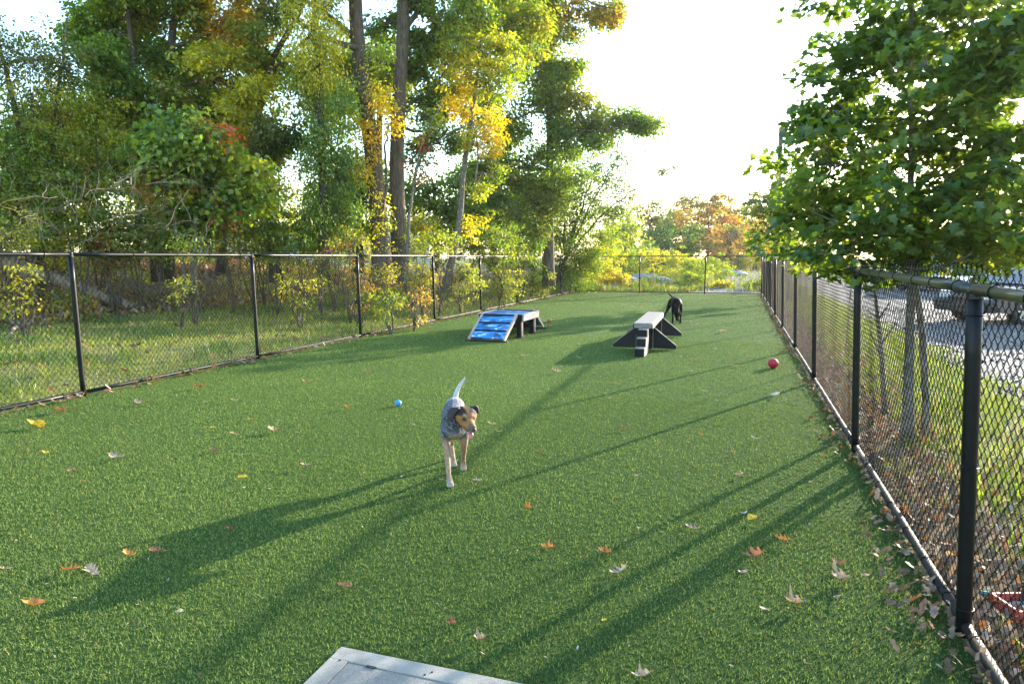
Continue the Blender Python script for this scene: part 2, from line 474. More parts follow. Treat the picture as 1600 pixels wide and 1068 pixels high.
# ------------------------------------------------------------------ chain link fences
def chain_mesh(L=3.2, Hh=1.6, p=.0355, wr=.0021):
    acc = Acc(); n = int(round(L / p)); p = L / n; nz = int(round(Hh / p)); dz = Hh / nz
    loc = np.random.default_rng(3)
    for i in range(n):
        pts = []
        for k in range(nz + 1):
            side = (k + i) % 2            # 0: at left corner, 1: at right corner
            x = i * p + (-.0022 if side == 0 else p + .0022)
            z = k * dz
            sgn = 1 if side == 0 else -1
            # flattened spiral: legs lie alternately in front and behind
            pts.append((x - sgn * -.002, .0038 * -1 * (1 if side == 0 else -1), z - dz * .13))
            pts.append((x, 0, z))
            pts.append((x - sgn * -.002, .0038 * (1 if side == 0 else -1), z + dz * .13))
        P = np.array(pts); P[:, 2] = np.clip(P[:, 2], -.01, Hh + .02)
        P[:, 1] += .003 * math.sin(i * .21) 
        acc.tube(P, wr, 3, cap=False)
        # twisted barb at the top
        k = nz; side = (k + i) % 2; x = i * p + (0 if side == 0 else p)
        acc.tube([(x, 0, Hh), (x + .006 * (1 - 2 * side), .006, Hh + .012), (x - .004, -.004, Hh + .022)], wr, 3, cap=False)
    return acc.mesh('chain_link', True)
CHAIN = chain_mesh()
CHAIN.materials.append(M['wire'])
def ring_mesh(name, r, wr, mat, segs=14):
    a = np.linspace(0, 2 * np.pi, segs + 1)
    acc = Acc(); acc.tube(np.stack([0 * a, r * np.cos(a), r * np.sin(a)], -1), wr, 4, cap=False)
    me = acc.mesh(name, True); me.materials.append(mat); return me
TIE = ring_mesh('tie_wire', .0275, .0026, M['wire'])
BAND = ring_mesh('post_band', .0345, .003, M['black_pipe'])
def pipe(name, a, b, r, mat, parent, n=14):
    acc = Acc(); a = np.array(a); b = np.array(b); k = 7
    P = a + (b - a) * np.linspace(0, 1, k)[:, None]
    acc.tube(P, r, n)
    return acc.build(name, mat, parent, True)
def cap_mesh(r):
    bm = bmesh.new(); bmesh.ops.create_uvsphere(bm, u_segments=12, v_segments=8, radius=r)
    for v in bm.verts: v.co.z *= .8
    bmesh.ops.create_cone(bm, cap_ends=True, segments=14, radius1=r * 1.12, radius2=r * 1.05, depth=r * 1.2, matrix=Matrix.Translation((0, 0, -r * .9)))
    me = bpy.data.meshes.new('post_cap'); bm.to_mesh(me); bm.free()
    me.materials.append(M['black_pipe']); return me
CAP = cap_mesh(.033)
def build_fence(label, bases, tops, out, prs, ties_near, railmat, botmat, tie_pitch=.4, rail_r=.021, chain_over=.05):
    root = tag(empty('chain_link_fence', tuple(bases[0])), label, 'fence')
    loc0 = Vector(bases[0])
    n = len(bases)
    for i, (b, tp, r) in enumerate(zip(bases, tops, prs)):
        b = np.array(b) - loc0; tp = np.array(tp) - loc0
        top = tp - np.array([0, 0, .02])
        post = pipe('post', b - [0, 0, .1], top, r, M['black_pipe'], root, 18 if r > .033 else 12)
        s = r / .033; c = mobj('post_cap', CAP, None, post); c.location = Vector(tp) + Vector((0, 0, .012 if out[0] <= 0 else -.012)); c.scale = (s, s, s * (1 if out[0] <= 0 else .6))
        d = (tp - b)
        for f in (.08, .5, .93):
            g = mobj('post_band', BAND, None, post); g.location = Vector(b + d * f); g.rotation_euler = (0, math.pi / 2, 0); g.scale = (1, r / .031, r / .031)
    out = Vector(out)
    for i in range(n - 1):
        b0, b1 = Vector(bases[i]) - loc0, Vector(bases[i + 1]) - loc0
        t0, t1 = Vector(tops[i]) - loc0, Vector(tops[i + 1]) - loc0
        pipe('top_rail', t0, t1, rail_r, railmat, root)
        zb = .045
        q0, q1 = b0 + Vector((0, 0, zb)), b1 + Vector((0, 0, zb))
        pipe('bottom_rail', q0, q1, rail_r, botmat if (i > 2 or out.x >= 0) else M['black_pipe'], root)  # one pipe: near left bays coloured darker, where it catches less sun
        along = (b1 - b0); L = along.length; along.normalize()
        up = ((t0 - b0) + (t1 - b1)) / 2; hgt = up.length; up.normalize()
        dep = up.cross(along).normalized()
        if dep.dot(out) < 0: pass
        m = Matrix((along, dep, up)).transposed().to_4x4()
        ch = mobj('chain_link', CHAIN, None, root, 'stuff')
        off = out * (rail_r + .006)
        ch.matrix_basis = Matrix.Translation(b0 + off + Vector((0, 0, .035))) @ m @ Matrix.Diagonal((L / 3.2, 1, (hgt + chain_over) / 1.62, 1))
        if ties_near[i]:
            k = int(L / tie_pitch)
            rot = along.to_track_quat('X', 'Z').to_euler()
            for (p0, p1, nm) in ((t0, t1, 'tie_wire'), (q0, q1, 'tie_wire')):
                for j in range(k):
                    f = (j + .5 + random.uniform(-.12, .12)) / k
                    tw = mobj(nm, TIE, None, root)
                    tw.location = p0.lerp(p1, f) + out * .003
                    tw.rotation_euler = (rot.x, rot.y + random.uniform(-.1, .1), rot.z + random.uniform(-.25, .25))
    return root
yl = [-.3, 2.9, 6.01, 9.15, 12.35, 16.0, 19.35, 22.9, 26.3, 29.1, 32.05]
lb = [(XL, y, 0) for y in yl]; lt = [(XL - .04, y, 1.675 + .001 * (y > 25) * 15) for y in yl]
build_fence('black chain link fence along the left edge of the turf, before the woodland', lb, lt, (-1, 0, 0), [.03] * 11, [0, 1, 1, 1, 1, 0, 0, 0, 0, 0], M['black_pipe'], M['bottom_pipe'], .55)
yr = [.2, 3.3, 6.29, 9.71, 12.95, 16.7, 20.2, 23.3, 26.2, 29.1, 32.0]
rh = [1.49, 1.508, 1.535, 1.557, 1.585, 1.61, 1.63, 1.65, 1.665, 1.68, 1.69]
rb = [(XR, y, 0) for y in yr]; rt_ = [(XR - .065, y, h) for y, h in zip(yr, rh)]
build_fence('black chain link fence along the right edge, beside the maple and gravel lot', rb, rt_, (1, 0, 0), [.030, .031] + [.029] * 9, [1, 1, 1, 1, 1, 0, 0, 0, 0, 0], M['rail_pipe'], M['bottom_pipe'], .38, .0235, .06)
xb = [XL + .02, -4.37, -1.44, XR - .03]
build_fence('black chain link fence closing the far end of the turf', [(x, 32.09, 0) for x in xb], [(x, 32.09, 1.69) for x in xb], (0, 1, 0), [.03] * 4, [0, 0, 0], M['black_pipe'], M['black_pipe'])

# ------------------------------------------------------------------ pale utility cover at the bottom edge
pad = tag(empty('access_cover', (-.93, 1.835, 0)), 'pale grey concrete access cover sunk in the turf at the bottom of the frame', 'access cover')
bm = bmesh.new()
X0, X1, Y0, Y1 = -.60, .60, -.50, .50
for a in [(X0, X1, Y1 - .085, Y1), (X0, X1, Y0, Y0 + .085), (X0, X0 + .085, Y0 + .0855, Y1 - .0855), (X1 - .085, X1, Y0 + .0855, Y1 - .0855)]:
    bx(bm, *a, -.03, .016, .004)
from_bm('frame', bm, M['concrete'], pad)
bm = bmesh.new(); bx(bm, X0 + .088, X1 - .088, Y0 + .088, Y1 - .088, -.03, .013, .003); from_bm('cover_panel', bm, M['concrete_panel'], pad)
bm = bmesh.new(); bx(bm, X0 + .17, X0 + .215, Y1 - .094, Y1 - .082, .010, .0172, .001); from_bm('lifting_slot', bm, M['dark'], pad)
for x, y in ((X0 + .05, Y1 - .09), (X0 + .42, Y1 - .07), (X0 + .44, Y1 - .045), (X0 + .04, Y1 - .3)):
    bm = bmesh.new(); bmesh.ops.create_cone(bm, cap_ends=True, segments=10, radius1=.005, radius2=.004, depth=.003, matrix=Matrix.Translation((x, y, .0175))); from_bm('screw', bm, M['dark'], pad)

# ------------------------------------------------------------------ blue dog agility platform
def blue_art():
    m, nt, p = new_mat('blue_painted_art')
    tc = node(nt, 'ShaderNodeTexCoord')
    mp = node(nt, 'ShaderNodeMapping'); mp.inputs['Scale'].default_value = (1.6, 5.0, 5.0); mp.inputs['Location'].default_value = (3.3, .4, 0)
    nt.links.new(tc.outputs['Object'], mp.inputs['Vector'])
    nz = node(nt, 'ShaderNodeTexNoise'); nz.inputs['Scale'].default_value = 1.5; nz.inputs['Distortion'].default_value = 1.4; nz.inputs['Detail'].default_value = 2
    nt.links.new(mp.outputs[0], nz.inputs['Vector'])
    r = node(nt, 'ShaderNodeValToRGB'); r.color_ramp.interpolation = 'EASE'
    e = r.color_ramp.elements
    e[0].position = .41; e[0].color = (.01, .02, .05, 1); e[1].position = .63; e[1].color = (.55, .65, .8, 1)
    for pos, c in ((.44, (.015, .13, .34)), (.48, (.01, .20, .50)), (.575, (.02, .25, .54))):
        x = e.new(pos); x.color = (*c, 1)
    nt.links.new(nz.outputs['Fac'], r.inputs['Fac'])
    n2 = node(nt, 'ShaderNodeTexNoise'); n2.inputs['Scale'].default_value = 5.5; n2.inputs['Detail'].default_value = 1
    nt.links.new(tc.outputs['Object'], n2.inputs['Vector'])
    gt = node(nt, 'ShaderNodeMath', operation='GREATER_THAN'); gt.inputs[1].default_value = .71
    nt.links.new(n2.outputs['Fac'], gt.inputs[0])
    mx = node(nt, 'ShaderNodeMix', data_type='RGBA'); mx.inputs[7].default_value = (.5, .06, .07, 1)
    nt.links.new(gt.outputs[0], mx.inputs[0]); nt.links.new(r.outputs[0], mx.inputs[6])
    nt.links.new(mx.outputs[2], p.inputs['Base Color']); p.inputs['Roughness'].default_value = .45
    return m
M['blue'] = blue_art()
M['black_board'] = simple('black_recycled_board', (.009, .010, .012), .6, noise_scale=20, noise_amt=.2, spec=.2)
M['tan_board'] = simple('weathered_tan_board', (.42, .33, .27), .8, noise_scale=12, noise_amt=.15, bump=.2, bscale=60)
M['pale_plank'] = simple('pale_grey_plank', (.23, .20, .18), .85, noise_scale=18, noise_amt=.1, bump=.15, bscale=90, spec=.15)
plat = tag(empty('agility_platform', (-4.65, 13.85, 0), R(.0)), 'low dog agility platform with blue painted ramp, standing near the left fence', 'agility platform')
def part(nm, boxes, mat, parent, bev=.004):
    bm = bmesh.new()
    for b in boxes: bx(bm, *b, bev)
    return from_bm(nm, bm, mat, parent)
W2 = .47
part('side_board', [(W2, W2 + .035, -.55, .58, .345, .485)], M['tan_board'], plat)
part('side_board', [(-W2 - .035, -W2, -.55, .58, .345, .485)], M['tan_board'], plat)
part('front_board', [(-W2 + .001, W2 - .001, -.585, -.551, .36, .478)], M['black_board'], plat)
part('back_board', [(-W2 + .001, W2 - .001, .581, .615, .36, .478)], M['black_board'], plat)
for a, b in ((-.545, -.01), (.01, .575)):
    part('deck_panel', [(-W2 + .003, W2 - .003, a, b, .445, .467)], M['blue'], plat)
part('deck_batten', [(-W2 + .003, W2 - .003, -.008, .008, .44, .472)], M['black_board'], plat, .002)
# emblem: oval outline on the right side board
acc = Acc(); a = np.linspace(0, 2 * np.pi, 25)
acc.tube(np.stack([0 * a + W2 + .036, .02 + .11 * np.cos(a), .415 + .035 * np.sin(a)], -1), .004, 4, cap=False)
acc.tube(np.stack([0 * a + W2 + .036, .02 + .05 * np.cos(a), .415 + .016 * np.sin(a)], -1), .005, 4, cap=False)
acc.build('emblem', simple('grey_print', (.2, .17, .14), .8), plat)
for sx in (-1, 1):
    for y in (-.5, .42):
        lg = part('leg', [(sx * .40 - .045, sx * .40 + .045, y - .045, y + .075, .03, .36)], M['black_board'], plat)
        part('lit_edge_strip', [(sx * .40 + .046, sx * .40 + .052, y + .02, y + .07, .03, .34)], M['tan_board'], lg, .001)  # tan strip paints a sunlit edge on the sun side of the leg
        part('skid', [(sx * .40 - .06, sx * .40 + .075, y - .12, y + .16, .0, .03)], M['black_board'], plat)
part('cross_bar', [(-.35, .35, .40, .44, .12, .2)], M['black_board'], plat)
def ramp(ysign):
    rt = tag(empty('ramp'), None); rt.parent = plat
    run, rise = .80, .44
    ang = math.atan2(rise, run); Ln = math.hypot(run, rise)
    rot = Matrix.Rotation(ang, 3, 'X') if ysign < 0 else Matrix.Rotation(math.pi, 3, 'Z') @ Matrix.Rotation(ang, 3, 'X')
    y0 = -.585 - run if ysign < 0 else .615 + run
    for sx in (-1, 1):
        bm = bmesh.new(); obox(bm, (sx * .365, y0, 0), .022, Ln / 2, .035, None, .003)
        for v in bm.verts:
            l = Vector((v.co.x, v.co.y - y0 + Ln / 2, v.co.z + .035)); q = rot @ l; v.co = Vector((q.x, q.y + y0, max(q.z, .004)))
        from_bm('side_rail', bm, M['tan_board'], rt)
    for k in range(3):
        s0 = .05 + k * (Ln - .08) / 3; s1 = s0 + (Ln - .08) / 3 - .045
        for nm, a, b, zz, mt in (('ramp_panel', s0, s1, .052, M['blue']), ('ramp_batten', s1 + .002, s1 + .043, .062, M['black_board'])):
            bm = bmesh.new(); bx(bm, -.338, .338, a, b, zz - .02, zz, .002)
            for v in bm.verts:
                q = rot @ Vector(v.co); v.co = Vector((q.x, q.y + y0, max(q.z, .004)))
            from_bm(nm, bm, mt, rt)
    part('foot_board', [(-.43, .43, y0 - .03 * 1, y0 + .05, .0, .028)], M['black_board'], rt)
ramp(-1); ramp(1)
# little orange ball-like leaf wad omitted; an orange ball rests behind the platform
def ball(name, loc, r, mat, label, seam=False):
    bm = bmesh.new(); bmesh.ops.create_icosphere(bm, subdivisions=4, radius=r)
    if seam:
        for v in bm.verts:
            n = v.co.normalized()
            k = abs(n.x * .3 + n.z * .9 + .35 * math.sin(4 * math.atan2(n.y, n.x)) * .5)
            v.co -= n * r * .05 * math.exp(-(k / .05) ** 2)
    o = from_bm(name, bm, mat, None, True); o.location = loc
    return tag(o, label, 'ball')
p = G(1208, 576)
ball('rubber_ball', (p[0], p[1] + .06, .075), .075, simple('red_rubber', (.42, .012, .03), .55, noise_scale=30, noise_amt=.12, bump=.25, bscale=120), 'matt red rubber ball lying near the right fence', True)
p = G(621, 635)
ball('toy_ball', (p[0], p[1] + .02, .036), .037, simple('sky_blue_rubber', (.02, .28, .55), .5, noise_scale=40, noise_amt=.1, bump=.2, bscale=200), 'small sky blue ball on the turf left of the walking dog', True)
p = G(838, 487.5, .06)
ball('toy_ball', (-4.55, 16.8, .05), .055, simple('orange_rubber', (.55, .16, .03), .6, noise_scale=30, noise_amt=.15), 'small orange ball behind the right corner of the blue platform')

# ------------------------------------------------------------------ plank walk with steps and braces
walk = tag(empty('step_plank', (-1.56, 12.0, 0), R(1.9)), 'raised pale plank on dark braces with three steps at its near end', 'agility bench')
part('plank', [(-.155, .155, 0, 2.62, .465, .50)], M['pale_plank'], walk, .006)
part('side_rail', [(.156, .175, .03, 2.6, .40, .485)], M['tan_board'], walk, .003)
part('side_rail', [(-.175, -.156, .03, 2.6, .40, .485)], M['black_board'], walk, .003)
part('end_board', [(-.15, .15, -.028, -.001, .415, .478)], M['pale_plank'], walk, .003)
for y in (.42, 2.52):
    up_ = part('upright', [(-.145, .145, y - .05, y + .05, .01, .463)], M['black_board'], walk)
    part('lit_edge_strip', [(.146, .152, y - .05, y - .03, .01, .40)], M['tan_board'], up_, .001)  # sunlit edge of the dark upright, put in as a tan strip
    for sx in (-1, 1):
        bm = bmesh.new()
        pr = [(sx * .155, .02), (sx * .56, .02), (sx * .56, .075), (sx * .155, .40)]
        if sx < 0: pr = pr[::-1]
        for th, nm in ((.035, 'b'),):
            a = [bm.verts.new((x, y - .06, z)) for x, z in pr]; b = [bm.verts.new((x, y - .06 + th, z)) for x, z in pr]
            bm.faces.new(a); bm.faces.new(b[::-1])
            for k in range(4): bm.faces.new((a[k], b[k], b[(k + 1) % 4], a[(k + 1) % 4]))
        bmesh.ops.recalc_face_normals(bm, faces=bm.faces)
        br = from_bm('brace', bm, M['black_board'], walk)
        bm = bmesh.new()
        d = Vector((sx * .405, 0, -.325)); ang = math.atan2(-d.z, d.x)
        obox(bm, (sx * .3575, y - .0425, .2435), d.length / 2, .0172, .004, Matrix.Rotation(math.atan2(.325, sx * .405) if sx > 0 else -math.atan2(.325, .405), 3, 'Y'), .001)
        from_bm('lit_edge_strip', bm, M['tan_board'], br)  # light on the slanted brace edge, painted as a paler strip
for k, (y0, y1, z1) in enumerate([(-.70, -.47, .135), (-.468, -.23, .275), (-.228, -.03, .40)]):
    st = part('step', [(-.055, .095, y0, y1, .0, z1)], M['black_board'], walk)
    part('tread', [(-.054, .094, y0 + .001, y1 - .001, z1, z1 + .012)], M['pale_plank'], st, .002)
    part('side_panel', [(.0952, .108, y0, y1, .0, z1 + .01)], M['tan_board'], st, .002)

# ------------------------------------------------------------------ dogs
def loft(points, n=14):
    """points: (f,s,u, rw, rh) sections along a chain -> closed mesh arrays (tris)"""
    A = np.array(points, float)
    # catmull-rom resample
    out = []
    m = len(A)
    for i in range(m - 1):
        p0, p1, p2, p3 = A[max(i - 1, 0)], A[i], A[i + 1], A[min(i + 2, m - 1)]
        for t in np.linspace(0, 1, 5, endpoint=False):
            q = .5 * (2 * p1 + (p2 - p0) * t + (2 * p0 - 5 * p1 + 4 * p2 - p3) * t * t + (3 * p1 - p0 - 3 * p2 + p3) * t ** 3)
            out.append(q)
    out.append(A[-1]); A = np.array(out); A[:, 3:] = np.maximum(A[:, 3:], .004)
    P = A[:, :3]; T = np.gradient(P, axis=0); T /= np.linalg.norm(T, axis=1, keepdims=True)
    # rounded ends
    e0 = P[0] - T[0] * A[0, 3:].mean() * .6; e1 = P[-1] + T[-1] * A[-1, 3:].mean() * .6
    P = np.vstack([e0, P, e1]); T = np.vstack([T[0], T, T[-1]])
    Rr = np.vstack([A[0, 3:] * .45, A[:, 3:], A[-1, 3:] * .45])
    side = np.array([0, 1.0, 0]); 
    U = side - (T @ side)[:, None] * T; U /= np.linalg.norm(U, axis=1, keepdims=True) + 1e-9
    W = np.cross(T, U)
    a = np.linspace(0, 2 * np.pi, n, endpoint=False)
    V = P[:, None] + (np.cos(a)[None, :, None] * U[:, None] * Rr[:, 0][:, None, None] + np.sin(a)[None, :, None] * W[:, None] * Rr[:, 1][:, None, None])
    k = len(P); V = V.reshape(-1, 3)
    i = np.arange(k - 1)[:, None] * n; j = np.arange(n)[None]; j2 = (j + 1) % n
    F = np.stack([i + j, i + j2, i + n + j2, i + n + j], -1).reshape(-1, 4)
    T3 = np.vstack([F[:, [0, 1, 2]], F[:, [0, 2, 3]]])
    c0, c1 = len(V), len(V) + 1
    V = np.vstack([V, P[0], P[-1]]); b = (k - 1) * n; jj = np.arange(n)
    T3 = np.vstack([T3, np.stack([np.full(n, c0), (jj + 1) % n, jj], -1), np.stack([np.full(n, c1), b + jj, b + (jj + 1) % n], -1)])
    return V, T3
def dog_body(name, chains, voxel, color_fn, mat, parent):
    acc = Acc()
    for ch in chains: acc.add(*loft(ch))
    me = acc.mesh(name + '_src')
    tmp = bpy.data.objects.new(name + '_src', me); COL.objects.link(tmp)
    md = tmp.modifiers.new('r', 'REMESH'); md.mode = 'VOXEL'; md.voxel_size = voxel; md.use_smooth_shade = True
    sm = tmp.modifiers.new('s', 'SMOOTH'); sm.factor = .6; sm.iterations = 4
    dg = bpy.context.evaluated_depsgraph_get(); dg.update()
    new = bpy.data.meshes.new_from_object(tmp.evaluated_get(dg))
    bpy.data.objects.remove(tmp); bpy.data.meshes.remove(me)
    new.name = name
    n = len(new.vertices); co = np.zeros(n * 3, np.float32); new.vertices.foreach_get('co', co); co = co.reshape(-1, 3)
    # slight hair relief
    nm = np.zeros(n * 3, np.float32); new.vertices.foreach_get('normal', nm); nm = nm.reshape(-1, 3)
    co2 = co + nm * (.0012 * np.sin(co[:, :1] * 260 + 3 * np.sin(co[:, 1:2] * 190)) * np.cos(co[:, 2:3] * 230))
    new.vertices.foreach_set('co', co2.ravel().astype(np.float32))
    c = np.ones((n, 4), np.float32); c[:, :3] = color_fn(co)
    at = new.color_attributes.new('Col', 'FLOAT_COLOR', 'POINT'); at.data.foreach_set('color', c.ravel())
    new.polygons.foreach_set('use_smooth', [True] * len(new.polygons))
    new.materials.clear()
    new.update()
    return mobj(name, new, mat, parent)
def lofted(name, chain, mat, parent, n=12, c=None):
    V, T = loft(chain, n)
    return mobj(name, np_mesh(name, V, T, None if c is None else np.broadcast_to(c, V.shape), True), mat, parent)
def ss(x, a, b):
    t = np.clip((x - a) / (b - a), 0, 1); return t * t * (3 - 2 * t)
M['fur'] = attr_mat('short_dog_fur', .75, .35, 40, .25, 160, .55, 1.35)
M['fur_black'] = simple('glossy_black_fur', (.003, .003, .0035), .6, spec=.07, noise_scale=90, noise_amt=.2, bump=.15, bscale=150)
M['ear'] = simple('dark_brown_ear_fur', (.028, .016, .011), .65, noise_scale=60, noise_amt=.3)
M['nose'] = simple('wet_black_nose', (.008, .008, .008), .25, spec=.6)
M['tongue'] = simple('pink_tongue', (.55, .14, .17), .4)
M['eye'] = simple('brown_eye', (.03, .012, .006), .08, spec=.9)

def dog1():
    d = 4.95
    o = AT(711, 700, d); o[2] = 0
    f = -o[:2] / np.linalg.norm(o[:2])
    root = empty('dog', (o[0], o[1], 0), math.atan2(f[1], f[0]))      # local x forward (to camera), local y to the dog's left
    tag(root, 'blue ticked hound with tan face, white tail and open mouth walking towards the camera', 'dog')
    chains = [
        [(-.53, 0, .43, .05, .06), (-.48, 0, .44, .082, .085), (-.36, 0, .448, .082, .082), (-.22, 0, .435, .088, .10), (-.08, 0, .425, .098, .118), (.03, 0, .42, .095, .115), (.095, 0, .405, .07, .085)],
        [(-.04, .0, .455, .075, .08), (.04, .018, .475, .072, .078), (.10, .045, .492, .058, .066), (.15, .063, .508, .05, .055)],
        # skull and muzzle
        [(.105, .055, .508, .050, .045), (.140, .066, .518, .072, .056), (.175, .077, .515, .074, .054), (.205, .087, .502, .056, .047), (.228, .094, .486, .036, .036), (.265, .107, .472, .030, .029), (.298, .117, .464, .027, .025)],
        [(.18, .078, .480, .04, .03), (.22, .091, .458, .028, .017), (.262, .104, .430, .019, .011), (.280, .110, .420, .014, .008)],
        # front right (planted)
        [(-.03, -.060, .45, .04, .07), (-.005, -.068, .37, .042, .058), (-.01, -.066, .29, .032, .042), (.035, -.060, .215, .025, .029), (.085, -.053, .13, .020, .022), (.115, -.047, .065, .018, .019), (.145, -.040, .028, .024, .02), (.185, -.036, .018, .028, .016)],
        # front left (lifting off)
        [(-.03, .060, .45, .04, .07), (-.015, .068, .37, .040, .056), (-.03, .067, .285, .031, .04), (-.08, .066, .21, .024, .027), (-.135, .064, .145, .019, .020), (-.19, .063, .085, .017, .018), (-.205, .063, .045, .023, .020), (-.185, .063, .026, .026, .015)],
        # hind right (forward)
        [(-.46, -.045, .42, .05, .09), (-.42, -.060, .36, .048, .085), (-.36, -.058, .29, .038, .062), (-.36, -.045, .22, .026, .038), (-.41, -.030, .155, .019, .026), (-.375, -.020, .09, .017, .019), (-.335, -.014, .035, .022, .018), (-.30, -.010, .018, .026, .015)],
        # hind left (pushing back)
        [(-.46, .045, .42, .05, .09), (-.45, .060, .36, .048, .085), (-.43, .064, .28, .038, .06), (-.48, .066, .21, .026, .036), (-.56, .068, .165, .019, .026), (-.585, .068, .10, .017, .019), (-.60, .068, .035, .022, .018), (-.57, .068, .018, .026, .015)],
        # tail
        [(-.50, 0, .455, .032, .032), (-.55, .006, .50, .024, .024), (-.575, .020, .55, .019, .019), (-.585, .045, .60, .016, .016), (-.59, .075, .64, .011, .011), (-.59, .088, .665, .005, .005)],
    ]
    HC = np.array([.15, .07, .505]); HK = 1.16
    for ci in (2, 3): chains[ci] = [tuple(HC + (np.array(q[:3]) - HC) * HK) + (q[3] * HK, q[4] * HK) for q in chains[ci]]
    # toes
    for (x, y, z) in ((.195, -.036, .014), (-.29, -.010, .014), (-.172, .063, .02)):
        for k in (-1.5, -.5, .5, 1.5):
            chains.append([(x - .02, y + k * .011, z + .004, .008, .009), (x + .012 - abs(k) * .003, y + k * .0125, z - .002, .0075, .008)])
    # cheeks and brow
    for s in (-1, 1):
        c, sn = math.cos(.33), math.sin(.33)
        chains.append([tuple(HC + (np.array(q[:3]) - HC) * HK) + (q[3] * HK, q[4] * HK) for q in [(.19 - s * .03 * sn, .082 + s * .036 * c, .488, .018, .02), (.235 - s * .02 * sn, .096 + s * .022 * c, .474, .014, .02)]])
    def colr(P):
        f_, s_, u = P.T
        n = fbm(f_ * 1.0, s_ + u * .7, 52, 3, 1.) ; n2 = fbm(f_ + u, s_ + u * .5, 150, 2, 5.)
        tick = np.where((n2 > .05)[:, None], [.20, .21, .235], [.06, .064, .078])
        body = np.where((n > .34)[:, None], [.025, .022, .024], tick)
        tanleg = np.where((n2 > .42)[:, None], [.44, .37, .30], [.33, .19, .11])
        c = mix(body, tanleg, ss(-u, -.36, -.27))
        rump = ss(-f_, .34, .44) * ss(u, .46, .52)
        c = mix(c, np.array([.42, .38, .37]), rump * .7)
        chestw = ss(f_, .03, .09) * ss(-u, -.40, -.34) * ss(-abs(s_), -.06, -.03)
        c = mix(c, np.array([.38, .27, .19]), chestw)
        c = mix(c, np.array([.36, .28, .22]), ss(-u, -.06, -.015))     # pale feet
        tail = ss(-f_, .52, .56) * ss(u, .47, .50)
        c = mix(c, np.array([.47, .45, .43]), tail)
        # head: tan face, dark crown and cheeks behind
        f_ = HC[0] + (f_ - HC[0]) / HK; s_ = HC[1] + (s_ - HC[1]) / HK; u0 = u; u = HC[2] + (u - HC[2]) / HK
        hf = (f_ - .155) * .946 + (s_ - .07) * .326; hs = -(f_ - .155) * .326 + (s_ - .07) * .946
        head = ss(hf, -.035, -.01) * ss(u, .41, .43)
        face = np.array([.30, .135, .045]) * np.ones_like(P)
        dk = np.array([.025, .014, .010])
        face = mix(face, dk, ss(u, .522, .540) * ss(abs(hs), .006, .014))                     # dark crown either side of the blaze
        face = mix(face, dk, ss(-hf, -.045, -.02) * ss(abs(hs), .02, .035))                     # dark behind the cheeks
        face = mix(face, np.array([.42, .25, .13]), np.exp(-((abs(hs) - .024) / .009) ** 2 - ((u - .536) / .008) ** 2))   # tan brows
        face = mix(face, dk, np.exp(-((abs(hs) - .031) / .011) ** 2 - ((u - .514) / .011) ** 2) * 1.3 * ss(hf, .03, .05))       # eye rims
        face = mix(face, np.array([.10, .07, .06]), ss(hf, .115, .145) * .8)
        face = mix(face, np.array([.46, .36, .29]), ss(-u, -.462, -.450) * ss(hf, .05, .08) * .6)
        lip = np.exp(-((u - (.447 - .10 * (hf - .10))) / .006) ** 2) * ss(hf, .03, .06)
        face = mix(face, dk, lip)
        c = mix(c, face, head)
        neck = ss(f_, .02, .06) * (1 - head) * ss(u, .40, .44)
        c = mix(c, np.where((n2 > .22)[:, None], [.16, .16, .175], [.035, .030, .032]), neck)
        return c
    dog_body('body', chains, .0052, colr, M['fur'], root)
    hd = Vector((.946, .326, 0)); sd = Vector((-.326, .946, 0)); hc = Vector((.155, .07, 0))
    def hp(a, b, u):
        v = hc + hd * a + sd * b; q = HC + (np.array([v.x, v.y, u]) - HC) * HK; return (q[0], q[1], q[2])
    lofted('nose', [(*hp(.150, -.004, .468), .016, .012), (*hp(.164, 0, .465), .015, .012)], M['nose'], root)
    for s in (-1, 1):
        lofted('eye', [(*hp(.066, s * .031 - .002, .516), .0105, .0105), (*hp(.071, s * .0315, .5155), .0095, .0095)], M['eye'], root)
        ch = [(*hp(.0, s * .038, .562), .020, .013), (*hp(.006, s * .062, .564), .028, .012), (*hp(.014, s * .086, .548), .029, .010), (*hp(.022, s * .098, .522), .024, .008), (*hp(.028, s * .098, .496), .010, .005)]
        if s > 0: ch = [(*hp(-.002, s * .040, .560), .018, .011), (*hp(-.004, s * .060, .562), .022, .010), (*hp(-.002, s * .077, .552), .020, .008), (*hp(.006, s * .086, .528), .009, .005)]
        V, T = loft([(a, b, c, w, h) for a, b, c, w, h in ch], 12)
        mobj('ear', np_mesh('ear', V, T, None, True), M['ear'], root)
    lofted('tongue', [(*hp(.09, -.004, .444), .014, .006), (*hp(.118, -.006, .436), .015, .005), (*hp(.132, -.008, .420), .014, .005), (*hp(.136, -.009, .408), .009, .004)], M['tongue'], root)
dog1()

